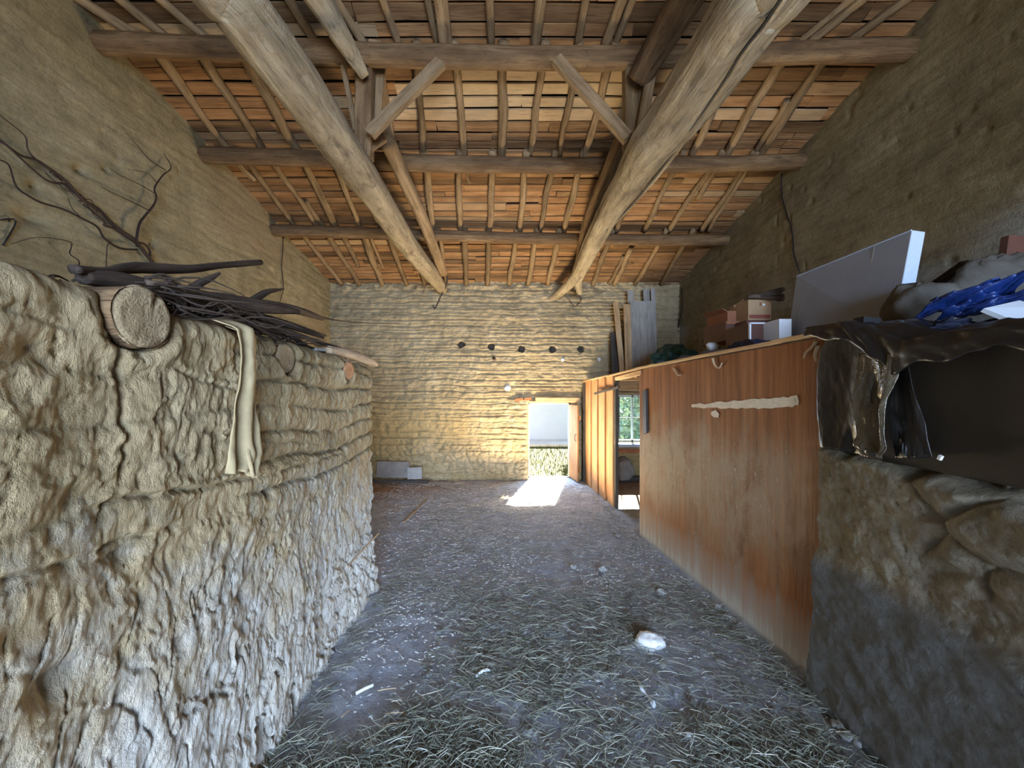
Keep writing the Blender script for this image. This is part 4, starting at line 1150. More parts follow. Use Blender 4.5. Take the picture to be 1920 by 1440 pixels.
# roots and scraps hanging from the top edge
def scrap(pts, r, parent=None):
    P3 = []
    for u, v in pts:
        y = 3.0
        for _ in range(6): y = (px_(y) - 0.012) * F / (u - CX)
        P3.append(P(u, v, y))
    return MB().tube(P3, r, 5, 4, amp=.3)
for i, pts in enumerate(([(1530, 640), (1522, 652), (1512, 660), (1507, 672)], [(1534, 648), (1528, 664), (1530, 678)], [(1336, 672), (1340, 684), (1348, 690), (1354, 680)], [(1262, 690), (1270, 702), (1276, 704)])):
    tag(scrap(pts, [.010, .007, .005]).build('dry_rootlet', M['branch_pale'], smooth=True), ('dry rootlet hanging at the near top corner of the plywood sheet', 'lower dry rootlet beside the black sheeting', 'dry rootlet hanging from the middle of the plywood top edge', 'small dry rootlet hanging near the far end of the plywood top edge')[i], 'rootlet')

# vertical plank partition beyond the opening
pp = thing('plank_partition', 'orange-brown vertical plank partition beside the back doorway', 'partition', (1.63, 6.6, 0))
ys = [7.42, 7.02, 6.62, 6.22, 5.84]
for a, c in zip(ys[:-1], ys[1:]):
    ym = (a + c) / 2
    MB().board((px_(ym), ym, 0.0), (px_(ym), ym, pz_(ym) - .01), abs(a - c) - .006, .024, (1, 0, 0), 6, .002).build('plank', M['plank_or'], pp)
MB().board((px_(5.81) + .02, 5.80, 0), (px_(5.81) + .02, 5.80, pz_(5.8) - .01), .07, .05, (1, 0, 0), 6, .003).build('edge_post', M['plank_dark'], pp)
MB().board(P(1119, 738, 6.60) - np.array([.035, 0, 0]), P(1163, 725, 5.55) - np.array([.02, 0, 0]), .035, .03, (1, 0, 0), 4, .003).build('latch_bar', M['plank_dark'], pp)['label'] = 'dark wooden bar across the planks'

# loft platform: sheet deck on joists over the stall
lp = thing('loft_platform', 'low loft deck over the stall with a thin splintered edge lath', 'platform', (2.6, 3.8, 1.9))
V, Fc = [], []
Ys = np.concatenate([[0.0], np.linspace(1.7, 2.3, 8), np.linspace(2.5, 7.55, 32)])
for h in (0.0, 0.022):
    for y in Ys:
        V.append((px_(max(y, 1.0)) - .01, y, pz_(y) + h - 0.004)); V.append((XR + .02, y, pz_(y) + h + .03))
n = len(Ys) * 2
for i in range(len(Ys) - 1):
    a = 2 * i
    Fc += [(a, a + 1, a + 3, a + 2), (n + a, n + a + 2, n + a + 3, n + a + 1), (a, a + 2, n + a + 2, n + a), (a + 1, n + a + 1, n + a + 3, a + 3)]
Fc += [(0, n, n + 1, 1), (n - 2, n - 1, 2 * n - 1, 2 * n - 2)]
MB().add(V, Fc).build('deck', M['lintel'], lp)
for a, c in ((2.24, 2.6), (2.55, 4.3), (4.3, 6.1), (6.05, 7.5)):
    MB().board((px_(max(a, 1)) - .018, a, pz_(a) + .004), (px_(c) - .018, c, pz_(c) + .004), .030, .026, (0, 0, 1), 14, .004).build('edge_lath', M['lintel'], lp)
for y in (4.95, 5.6, 6.3, 7.0):
    MB().board((px_(y) + .03, y, pz_(y) - .06), (XR, y, pz_(y) - .03), .08, .09, (0, 0, 1), 5, .004).build('joist', M['lintel'], lp)
MB().board((px_(4.7) + .02, 4.66, pz_(4.7) - .055), (px_(5.8) + .02, 5.84, pz_(5.8) - .055), .05, .06, (0, 0, 1), 5, .004).build('head_rail', M['lintel'], lp)
tag(wire('cable', [(2.20, 6.3, 1.97), (2.19, 6.3, 1.75), (2.21, 6.3, 1.62), (2.19, 6.3, 1.55)], .006, 'plank_or', 'thin orange cord hanging in front of the stall window', 'cord'))
b = MB().tube([(2.35, 6.30, 1.97), (2.7, 6.35, 1.84), (3.1, 6.30, 1.97)], .009, 6, 6)
tag(b.build('cord', M['plank_or'], smooth=True), 'orange cord sagging under the loft joists', 'cord')

# stall: lump of old plaster sack below the window
def blob(name, c, size, mat, label, cat, seed=1, amp=0.25, group=None, n=34, m=22, freq=2.2, rot=0.0, flatb=True, fold=0.0):
    th, ph = np.linspace(0, 2 * math.pi, n, endpoint=False), np.linspace(0, math.pi, m)
    T_, P_ = np.meshgrid(th, ph, indexing='ij')
    x, y, z = np.cos(T_) * np.sin(P_), np.sin(T_) * np.sin(P_), np.cos(P_)
    r = 1 + amp * fbm(x * freq, y * freq, z * freq, 4, seed) * 1.6
    if fold: r += fold * (ridged(x * freq * 1.7 + seed, y * freq * 1.7 + z * 2, z * 0, 3, seed + 3) - .6)
    x, y, z = x * r, y * r, z * r
    if flatb: z = np.where(z < -0.55, -0.55 + (z + 0.55) * 0.1, z)
    V = np.stack([x * size[0] / 2, y * size[1] / 2, z * size[2] / 2], -1)
    cr, sr = math.cos(rot), math.sin(rot)
    V = np.stack([V[..., 0] * cr - V[..., 1] * sr, V[..., 0] * sr + V[..., 1] * cr, V[..., 2]], -1)
    V = V.reshape(-1, 3) + np.array(c)
    Fc = [(i * m + j, ((i + 1) % n) * m + j, ((i + 1) % n) * m + j + 1, i * m + j + 1) for i in range(n) for j in range(m - 1)]
    o = MB().add(V, Fc).build(name, M[mat], smooth=True)
    return tag(o, label, cat, group)
blob('plaster_lump', (2.33, 7.45, 0.20), (0.35, 0.3, 0.5), 'concrete', 'grey lump leaning under the stall window', 'rubble', 5)

# near stone and plaster wall below the loft
def stone_wall():
    ys, zs = np.linspace(-2.0, 2.24, 330), np.linspace(-0.03, 1.47, 200)
    ys = np.concatenate([np.linspace(-2, .9, 30, endpoint=False), np.linspace(.9, 2.245, 240)])
    Y, Z = np.meshgrid(ys, zs, indexing='ij')
    top = sstep(0.72, 0.86, Z + 0.05 * fbm(Y * 2, Z * 2, 0, 3, 7))
    bd, cid = cell(Y * 4.2 + .4 * fbm(Y * 2, Z * 2, 0, 2, 9), Z * 6.0, 401)
    stones = sstep(0.2, 0.7, 0.5 + fbm(Y * 1.4 + 3, Z * 1.4, 0, 2, 8) + 0.55 * (1.55 - Y)) * sstep(.85, 1.05, Z)
    d = 0.028 * fbm(Y * 2, Z * 2.4, 0, 4, 410) + 0.014 * fbm(Y * 9, Z * 12, 0, 4, 411)
    d += stones * (0.040 * sstep(0, .6, bd) + 0.03 * (cid - .5) - .015)
    d += (1 - top) * 0.035
    d += top * 0.012 * fbm(Y * 14 - Z * 5, Z * 16, 0, 4, 414, .6)
    d += 0.05 * np.clip(1 - Z / .5, 0, 1) ** 2
    d -= 0.22 * sstep(1.30, 1.44, Z + 0.10 * (1.35 - Y) + 0.03 * vnoise(Y * 9, Z, 0, 5))
    V = np.stack([1.835 - d, Y, Z], -1)
    tone = 1 - top * (1 - .25 * sstep(0, .5, vnoise(Y * 2, Z * 3, 0, 6)))
    o = grid_mesh('wall_stone', V, len(ys), len(zs), M['stone'], tone=tone, flip=True)
    b = MB().box((2.12, 0.12, 0.72), (0.28, 4.2, 1.44)); e = b.build('wall_stone_body', M['stone'], origin=(0, 0, 0)); e['kind'] = 'structure'; e.parent = o
stone_wall()
b = MB().board((1.90, 2.235, 1.67), (1.90, -0.6, 1.67), 0.54, 0.03, (1, 0, 0), 12, .006)
tag(b.build('fascia_board', M['board_dark']), 'very dark brown board closing the loft front above the stone wall', 'board')

# black plastic sheeting draped over the loft edge
def drape(name, L, R, T_, B_, X0, mat, root, fold, ph, nu=60, nv=50, extra=None, solid=.004):
    V = np.zeros((nu, nv, 3))
    for i in range(nu):
        s = i / (nu - 1)
        for j in range(nv):
            q = j / (nv - 1)
            ul = np.interp(q, np.linspace(0, 1, len(L)), L); ur = np.interp(q, np.linspace(0, 1, len(R)), R)
            u = ul + (ur - ul) * s
            vt = np.interp(s, np.linspace(0, 1, len(T_)), T_); vb = np.interp(s, np.linspace(0, 1, len(B_)), B_)
            v = vt + (vb - vt) * q
            f = fold * (math.sin(s * 6 + ph + 2 * math.sin(q * 2.4 + ph)) * .5 + 1.1 * float(ridged(s * 1.6 + ph, q * 1.3 + s, 0, 2, 17)) - .6 + .35 * float(fbm(s * 6, q * 6, ph, 3, 3)))
            if extra: f += extra(s, q)
            p = PXp(u, v, X0)
            V[i, j] = (X0 - f * (.35 + .65 * q), p[1], p[2])
    o = grid_mesh(name, V, nu, nv, M[mat], kind=None, flip=True)
    m = o.modifiers.new('thickness', 'SOLIDIFY'); m.thickness = solid
    o.parent = root; o.matrix_parent_inverse = Matrix.Translation(-Vector(root.location))
    return o
sh = thing('plastic_sheeting', 'crumpled black plastic sheeting draped over the loft edge', 'sheeting', (1.8, 1.9, 1.35))
drape('left_fall', [1562, 1540, 1534, 1536, 1541, 1545], [1650, 1652, 1655, 1655, 1650, 1652], [612, 616, 628, 650], [840, 846, 856, 860], 1.82, 'black_plastic', sh, .030, .3)
drape('cloudy_fall', [1608, 1606, 1604, 1606, 1612, 1612], [1682, 1684, 1672, 1668, 1668, 1672], [664, 660, 658, 668], [855, 860, 862, 860], 1.795, 'clear_plastic', sh, .040, 1.9,
      extra=lambda s, q: .03 * math.exp(-((s - .86) / .1) ** 2) + .03 * math.exp(-((q - .88 - .1 * s) / .05) ** 2))['label'] = 'cloudy translucent fold catching the light'
drape('right_fall', [1672, 1670, 1670, 1672], [1700, 1716, 1735, 1746], [660, 655, 668], [860, 860, 858], 1.82, 'black_plastic', sh, .02, 4.0)
def hem():
    ys = np.linspace(0.7, 2.28, 110); qs = np.linspace(0, 1, 16)
    Y, Q = np.meshgrid(ys, qs, indexing='ij')
    drop = 0.09 + 0.06 * fbm(Y * 5, 0, 0, 3, 43)
    X = 1.825 - 0.02 * Q + 0.10 * sstep(.12, 0, Q) - 0.035 * ridged(Y * 9 + Q, Q * 1.2, 0, 3, 44)
    Z = np.vectorize(pz_)(Y) + 0.05 - (Q ** 1.2) * drop * 1.3 + .02 * fbm(Y * 5, Q, 0, 2, 45)
    o = grid_mesh('hem', np.stack([X, Y, Z], -1), 110, 16, M['black_plastic'], kind=None, flip=True)
    m = o.modifiers.new('thickness', 'SOLIDIFY'); m.thickness = .004
    o.parent = sh; o.matrix_parent_inverse = Matrix.Translation(-Vector(sh.location))
hem()
# crumpled sheeting lying on the deck edge
def crumple(name, x0, x1, y0, y1, z, h, mat, label, cat, seed, root=None, freq=4.5):
    nu, nv = 60, 60
    A, B_ = np.meshgrid(np.linspace(0, 1, nu), np.linspace(0, 1, nv), indexing='ij')
    X, Y = x0 + (x1 - x0) * A, y0 + (y1 - y0) * B_
    X = X + .05 * fbm(A * 3, B_ * 3, 0, 3, seed); Y = Y + .06 * fbm(A * 3, B_ * 3, 0, 3, seed + 1)
    edge = np.minimum(np.minimum(A, 1 - A), np.minimum(B_, 1 - B_))
    if z is None: z = np.vectorize(pz_)(Y) + .03 * (X - 1.86) / 1.64 + .02
    Z = z + (h * sstep(0, .25, edge)) * (0.45 + 0.9 * ridged(X * freq, Y * freq, 0, 3, seed) - .35 + .4 * fbm(X * 9, Y * 9, 0, 2, seed + 5))
    Z = np.maximum(Z, z + 0.004)
    o = grid_mesh(name, np.stack([X, Y, Z], -1), nu, nv, M[mat], kind=None)
    m = o.modifiers.new('thickness', 'SOLIDIFY'); m.thickness = .004
    if root is None: tag(o, label, cat)
    else:
        o.parent = root; o.matrix_parent_inverse = Matrix.Translation(-Vector(root.location))
    return o
crumple('top_fold', 1.80, 2.30, 0.75, 2.25, None, .08, 'black_plastic', None, None, 501, sh)
b = MB().box(P(1625, 605, 2.02) + np.array([0, 0, 0.0]), (.09, .06, .045), Matrix.Rotation(.12, 3, 'Y'))
tag(b.build('black_box', M['black']), 'small black box on the sheeting at the loft edge', 'box')

# things stored on the loft
def zdeck(Y): return pz_(Y) + .03
# grey-faced foam slab with white edge
fs = thing('foam_slab', 'big grey-faced insulation slab with white edge leaning on the loft', 'slab', (2.6, 2.95, 2.15))
A = np.array([2.610, 3.42, 2.78]); B_ = np.array([2.635, 2.48, 2.795]); C_ = np.array([2.50, 2.47, 2.125]); D_ = np.array([2.53, 3.44, 2.125])
nrm = np.array([.085, 0.0, -.012])
def slab(pts, off0, off1, mat, name):
    V = [p + off0 for p in pts] + [p + off1 for p in pts]
    return MB().add(V, [(0, 1, 2, 3), (7, 6, 5, 4), (0, 4, 5, 1), (1, 5, 6, 2), (2, 6, 7, 3), (3, 7, 4, 0)]).build(name, mat, fs)
slab([A, B_, C_, D_], nrm * .03, nrm, M['foam_edge'], 'core')
slab([A, B_, C_, D_], nrm * 0 + np.array([-.003, 0, 0]), nrm * .03, M['foam'], 'facing')
for (q, w) in ((.10, .006), (.74, .012)):
    t0, t1 = A + (B_ - A) * q, D_ + (C_ - D_) * q
    MB().board(t0 + np.array([-.006, 0, -.01]), t1 + np.array([-.006, 0, .01]), w, .002, (1, 0, 0), 3, .0).build('tape_line', M['plank_grey'], fs)
for (q, s) in ((.36, .30), (.385, .33)):
    c = A + (B_ - A) * q; c = c + ((D_ + (C_ - D_) * q) - c) * s
    MB().tube([c + np.array([-.006, 0, 0]), c + np.array([-.002, 0, 0])], [.008, .008], 8, 1).build('hole', M['black'], fs)
MB().tube([A + np.array([-.004, 0, 0]), B_ + np.array([-.004, 0, 0])], .005, 6, 2).build('top_rim', M['foam_edge'], fs)

def upboard(u0, u1, v0, v1, Y, mat, label, t=.022, lean=0.0, name='board', group='boards standing on the loft'):
    a, c = P((u0 + u1) / 2, v0, Y), P((u0 + u1) / 2, v1, Y)
    c[2] = pz_(Y) + .022 + .03 * (c[0] - 1.6) / 1.9
    a[0] += lean; a[1] += .12
    b = MB().board(c, a, (u1 - u0) / F * Y, t, (0, 1, 0), 6, .002)
    tag(b.build(name, M[mat]), label, 'board', group)
upboard(1185, 1226, 562, 692, 7.15, 'plank_grey', 'wide pale grey board standing upright on the loft')
upboard(1173, 1186, 568, 694, 7.12, 'lintel', 'narrow brownish board left of the wide grey board', .03)
upboard(1184, 1196, 541, 692, 7.30, 'plank_grey', 'tall narrow board behind the wide grey board', .02, lean=-.04)
upboard(1210, 1222, 539, 690, 7.34, 'plank_grey', 'tall narrow board behind the right part of the wide one')
upboard(1225, 1233, 538, 690, 7.28, 'plank_grey', 'very narrow tall strip at the right of the boards', .02)
upboard(1163, 1173, 564, 692, 7.25, 'lintel', 'short tilted slat sticking out left of the boards', .02, lean=-.10)
upboard(1147, 1170, 622, 697, 7.35, 'plank_dark', 'short dark board standing left of the boards', .03)

p = P(1262, 660, 5.9)
blob('green_bag', (p[0], p[1], zdeck(5.9) + .16), (.62, .6, .50), 'green_cloth', 'crumpled dark green plastic bag on the loft', 'bag', 12, .28, fold=.35, n=60, m=40)
p = P(1337, 640, 4.4)
b = MB().tube([P(1318, 643, 4.5), P(1337, 638, 4.45), P(1357, 631, 4.35)], .045, 16, 4, amp=.1)
tag(b.build('black_roll', M['black'], smooth=True), 'short black roll lying on the loft', 'roll')
jug = thing('white_jug', 'white plastic jug lying on its side on the loft', 'jug', tuple(P(1335, 656, 4.2)))
MB().tube([P(1326, 651, 4.2), P(1329, 650, 4.2), P(1340, 650, 4.2), P(1346, 651, 4.2)], [.02, .045, .045, .03], 14, 3).build('body', M['white'], jug, smooth=True)
MB().tube([P(1346, 651, 4.2), P(1350, 652, 4.2)], .014, 10, 2).build('cap', M['black'], jug, smooth=True)
crumple('grey_sack', 1.83, 2.35, 3.25, 4.35, pz_(3.8) + .02, .075, 'grey_cloth', 'flat grey-brown sack spread along the loft edge', 'sack', 520, freq=3)
crumple('navy_jacket', 2.02, 2.42, 3.15, 3.75, pz_(3.5) + .05, .12, 'navy', 'dark navy garment thrown on the grey sack', 'clothing', 530, freq=4)
b = MB().box(P(1396, 650, 3.55) + np.array([-.02, 0, .0]), (.06, .16, .03))
tag(b.build('pink_scrap', M['cardboard']), 'small pinkish scrap at the loft edge under the garment', 'scrap')

def carton(name, u0, u1, v0, v1, Y, depth, mat, label, extra=None, cat='box'):
    a, c = P(u0, v1, Y), P(u1, v0, Y)
    t = thing(name, label, cat, ((a[0] + c[0]) / 2, Y + depth / 2, a[2]))
    MB().box(((a[0] + c[0]) / 2, Y + depth / 2, (a[2] + c[2]) / 2), (c[0] - a[0], depth, c[2] - a[2])).build('body', M[mat], t)
    return t, a, c
t, a, c = carton('brown_case', 1361, 1406, 602, 638, 4.0, .45, 'brown', 'dark brown case at the bottom of the box stack')
MB().box(((a[0] + c[0]) / 2, 3.99, c[2] - .02), (c[0] - a[0] + .01, .02, .03)).build('rim', M['redcard'], t)
t, a, c = carton('reddish_carton', 1364, 1404, 583, 602, 4.05, .4, 'redcard', 'open reddish carton on the brown case')
MB().board((a[0] - .01, 4.05, c[2]), (a[0] - .01, 4.45, c[2] + .02), .10, .006, (.6, 0, 1), 2, .002).build('flap', M['redcard'], t)
MB().board((c[0] - .12, 4.07, c[2] + .02), (c[0] - .02, 4.07, c[2] + .09), .10, .006, (0, 1, 0), 2, .002).build('flap', M['cardboard'], t)
t, a, c = carton('cardboard_box', 1403, 1446, 562, 600, 3.85, .32, 'cardboard', 'light cardboard box with a red printed band, topmost of the stack')
MB().box(((a[0] + c[0]) / 2, 3.848, a[2] + .035), (c[0] - a[0] - .02, .004, .035)).build('print_band', M['ink'], t)
MB().box((a[0] + .12, 3.848, c[2] - .045), (.012, .004, .035)).build('print_mark', M['ink'], t)
MB().box((a[0] + .155, 3.848, c[2] - .05), (.02, .004, .02)).build('print_mark', M['white'], t)
t, a, c = carton('low_dark_box', 1400, 1440, 600, 612, 3.80, .35, 'brown', 'low dark box under the light cardboard box')
t, a, c = carton('drawer_unit', 1404, 1460, 606, 640, 3.50, .36, 'brown', 'small brown cabinet with a white-edged open bay', cat='cabinet')
for (x0, x1, z0, z1) in ((a[0], c[0], c[2] - .008, c[2] + .004), (a[0] - .002, a[0] + .012, a[2], c[2]), (a[0] + .14, a[0] + .152, a[2], c[2])):
    MB().box(((x0 + x1) / 2, 3.495, (z0 + z1) / 2), (x1 - x0, .02, z1 - z0)).build('white_edge', M['white'], t)
t, a, c = carton('white_container', 1461, 1484, 598, 640, 3.30, .30, 'white', 'white plastic container beside the insulation slab', cat='container')
# brush of dark twigs lying on the box
br = thing('hand_broom', 'dark twig hand broom lying on the cardboard box', 'broom', tuple(P(1405, 562, 3.8)))
MB().tube([P(1402, 558, 3.82), P(1412, 555, 3.82), P(1424, 556, 3.82)], [.012, .022, .026], 10, 3).build('binding', M['branch'], br, smooth=True)
b = MB()
for i in range(90):
    q = random.random()
    e = P(1468 + random.uniform(-8, 5), 539 + 26 * q, 3.80 + random.uniform(-.08, .08))
    s0 = P(1418, 553 + 6 * q, 3.82); mid = (s0 + e) / 2 + np.array([0, 0, .006])
    b.tube([s0, mid, e], .004, 4, 2)
b.build('bristles', M['branch'], br)

# right part of the loft
b = MB().board((3.25, 3.70, 2.16), P(1812, 494, 2.62), .07, .05, (0, 1, 0), 5, .003)
tag(b.build('black_plank', M['plank_dark']), 'black plank slanting up behind the insulation slab', 'plank')
blob('grey_sack', P(1727, 588, 2.30) + np.array([0, 0, .02]), (.30, .34, .36), 'grey_cloth', 'grey-brown sack right of the insulation slab', 'sack', 41, .2, fold=.15)
def tarp(name, uvs, mat, label, seed, Y0, Y1, amp=.05):
    """tarp(uvs: 4 corners) crumpled surface"""
    n = 56
    q = [P(*uvs[0], Y0), P(*uvs[1], Y1), P(*uvs[2], Y1), P(*uvs[3], Y0)]
    A_, B2 = np.meshgrid(np.linspace(0, 1, n), np.linspace(0, 1, n), indexing='ij')
    V = ((1 - A_) * (1 - B2))[..., None] * q[0] + (A_ * (1 - B2))[..., None] * q[1] + (A_ * B2)[..., None] * q[2] + ((1 - A_) * B2)[..., None] * q[3]
    h = amp * (2.2 * ridged(A_ * 2.2 + seed, B2 * 2.4, 0, 2, seed) - 1.2 + .6 * fbm(A_ * 8, B2 * 8, 0, 3, seed))
    V[..., 1] -= h; V[..., 2] += h * .5
    V[..., 0] += .04 * fbm(A_ * 4, B2 * 4, 0, 3, seed + 3)
    o = grid_mesh(name, V, n, n, M[mat], kind=None)
    m = o.modifiers.new('thickness', 'SOLIDIFY'); m.thickness = .004
    return tag(o, label, 'tarpaulin')
tarp('blue_tarpaulin', [(1735, 568), (1935, 500), (1945, 570), (1745, 612)], 'blue', 'crumpled blue tarpaulin heaped on the loft', 611, 1.98, 1.72, .07)
tarp('black_tarpaulin', [(1760, 600), (1935, 592), (1945, 632), (1740, 622)], 'navy', 'dark folded tarpaulin under the blue one', 633, 1.72, 1.58, .04)
b = MB().add(*(lambda q: ([*q, *[p + np.array([0, .012, -.012]) for p in q]], [(0, 1, 2, 3), (7, 6, 5, 4), (0, 4, 5, 1), (1, 5, 6, 2), (2, 6, 7, 3), (3, 7, 4, 0)]))([P(1845, 578, 1.60), P(1912, 563, 1.72), P(1945, 575, 1.66), P(1935, 614, 1.50)]))
tag(b.build('cardboard_flap', M['white']), 'pale sheet of card sticking out under the blue tarpaulin', 'card')
b = MB().board(P(1905, 505, 2.3), P(1912, 446, 2.3), .17, .05, (0, 1, 0), 5, .008)
tag(b.build('chair_back', M['brown']), 'dark reddish rounded board at the right edge of the loft', 'board')
blob('grey_bundle', P(1878, 540, 2.32), (.50, .3, .42), 'grey_cloth', 'grey-brown bundle under the reddish board', 'bundle', 77, .2, fold=.2)
crumple('dark_sheet', 1.86, 2.5, .75, 1.45, None, .04, 'black_plastic', 'dark sheet lying along the loft edge under the card', 'sheeting', 560)
b = MB().tube([P(1836, 620, 1.60), P(1890, 619, 1.52)], .003, 6, 2)
tag(b.build('pale_stick', M['white'], smooth=True), 'thin white stick lying on the dark sheet', 'stick')
b = MB().box(P(1763, 858, 1.62), (.012, .012, .02), Matrix.Rotation(.4, 3, 'X'))
tag(b.build('metal_clip', M['bone']), 'tiny shiny clip at the bottom corner of the black sheeting', 'clip')

# ================================================================== FLOOR DEBRIS
def stone(u, v, w, h, mat, label, cat='stone', group=None, seed=0, name='stone'):
    p = PZp(u, v, 0.0)
    s = w / F * p[1]
    hh = h / F * p[1]
    return blob(name, (p[0], p[1], hh * .35), (s, s * .75, hh * 1.3), mat, label, cat, seed, .3, group, n=16, m=10)
stone(1218, 1212, 50, 24, 'pebble_w', 'largest white rubble chunk on the floor, right of the middle', 'rubble', seed=71, name='rubble_chunk')
b = MB().tube([PZp(1198, 1276, .02), PZp(1203, 1292, .025), PZp(1213, 1303, .02), PZp(1224, 1318, .02), PZp(1226, 1326, .015)], [.004, .014, .006, .016, .008], 8, 5, amp=.4)
tag(b.build('torn_plastic_strip', M['bone'], smooth=True), 'crumpled whitish strip lying below the white rubble chunk', 'scrap')
b = MB().tube([PZp(892, 1270, .02), PZp(902, 1260, .03), PZp(912, 1256, .03), PZp(920, 1257, .02)], [.006, .010, .009, .004], 8, 4, amp=.2)
tag(b.build('curled_husk', M['bone'], smooth=True), 'curled pale husk on the straw left of the middle', 'husk')
b = MB().tube([PZp(667, 1300, .02), PZp(684, 1291, .022), PZp(700, 1284, .02)], .009, 8, 4, amp=.2)
tag(b.build('stick', M['bone'], smooth=True), 'short thick pale stick on the bare dirt by the mud partition', 'stick')
for (u0, v0, u1, v1, lb) in ((710, 1362, 768, 1352, 'longest pale reed near the bottom of the floor'), (722, 1338, 757, 1336, 'short pale reed above the longest one'), (708, 1295, 744, 1290, 'pale reed beside the thick pale stick'), (1182, 1180, 1205, 1162, 'pale reed left of the white rubble chunk'), (640, 1345, 657, 1330, 'broken pale reed at the foot of the mud partition')):
    b = MB().tube([PZp(u0, v0, .03), PZp((u0 + u1) / 2, (v0 + v1) / 2 - 1, .035), PZp(u1, v1, .03)], [.0045, .004, .003], 6, 3)
    tag(b.build('reed', M['straw'] if 0 else M['branch_pale'], smooth=True), lb, 'reed')
stone(1291, 1385, 16, 12, 'pebble_w', 'small white rubble piece low on the floor right of the middle', 'rubble', seed=73, name='rubble_piece')
stone(695, 1408, 22, 10, 'pebble_w', 'white crumpled bit at the bottom left of the floor', 'rubble', seed=74, name='rubble_piece')
stone(755, 1385, 12, 8, 'pebble_w', 'white crumb near the longest pale reed', 'rubble', seed=75, name='rubble_piece')
stone(742, 1339, 12, 9, 'pebble_w', 'white pebble lying on the short pale reed', 'rubble', seed=76, name='rubble_piece')
for (u, v, w, lb) in ((1345, 1142, 16, 'round pale stone beside the plywood foot'), (1362, 1160, 15, 'pale stone next to the round one by the plywood foot'), (1075, 1066, 13, 'pale stone in the middle of the floor'), (1240, 1114, 18, 'pale stone on the floor, halfway along the plywood sheet'), (1130, 1071, 16, 'flat pale flake on the middle floor'), (1490, 1340, 14, 'pale stone at the bottom right of the floor')):
    stone(u, v, w, w * .55, 'pebble', lb, seed=int(u))
PG = 'small pale pebbles strewn over the floor'
proto = None
n = 0
while n < 95:
    v = random.uniform(925, 1436)
    u = random.uniform(720, 1600)
    p = PZp(u, v)
    if p[0] < -0.98 or p[0] > px_(p[1]) - .12: continue
    if p[1] > 7.3: continue
    if p[1] > 5.2 and random.random() < .6: continue
    s = random.uniform(.010, .024) * (1.0 if random.random() < .85 else 1.5)
    if proto is None:
        proto = blob('pebble', (0, 0, 0), (2, 1.7, 1.2), 'pebble', 'small pale pebble strewn on the straw-covered floor', 'pebble', 91, .3, PG, n=12, m=8)
        o = proto
    else:
        o = proto.copy(); COL.objects.link(o)
    o.location = (p[0], p[1], 0.004)
    o.scale = (s, s * random.uniform(.7, 1.2), s * random.uniform(.6, 1))
    o.rotation_euler = (0, 0, random.uniform(0, 6))
    n += 1

# row of pale bits along the foot of the stone wall
for i, (u, v) in enumerate(((1570, 1362), (1590, 1385), (1614, 1398))):
    stone(u, v, 26, 10, 'pebble', 'flat stone at the foot of the stone wall, %s from the plywood' % ORD[i], seed=120 + i)

def chips():
    V, Fc = [], []
    rs = np.random.RandomState(11)
    n = 0
    while n < 15000 * 4:
        Y = 2.0 + 5.4 * rs.rand() ** .8; X = -1.1 + 2.9 * rs.rand() if Y < 3.6 else -2.4 + 4.2 * rs.rand()
        if X > px_(Y) - .05 or (X < -1.0 and Y < 3.6): continue
        if rs.rand() > 0.45 + 0.9 * float(fbm(X * 2.2, Y * 2.2, 0, 2, 910)): continue
        a, L, w = rs.uniform(0, 6.3), rs.uniform(.006, .020) * (1 + .22 * max(0, Y - 3)), rs.uniform(.002, .005) * (1 + .25 * max(0, Y - 3))
        z = rs.uniform(.008, .022)
        dx, dy = math.cos(a), math.sin(a)
        V += [(X - dx * L, Y - dy * L, z), (X + dy * w, Y - dx * w, z + .004), (X + dx * L, Y + dy * L, z + rs.uniform(-.003, .008)), (X - dy * w, Y + dx * w, z - .001)]
        Fc.append((n, n + 1, n + 2)); Fc.append((n, n + 2, n + 3)); n += 4
    tag(MB().add(V, Fc).build('wood_chips', M['chips']), 'pale chips and chaff littering the trodden dirt floor', 'chaff', kind='stuff')
chips()

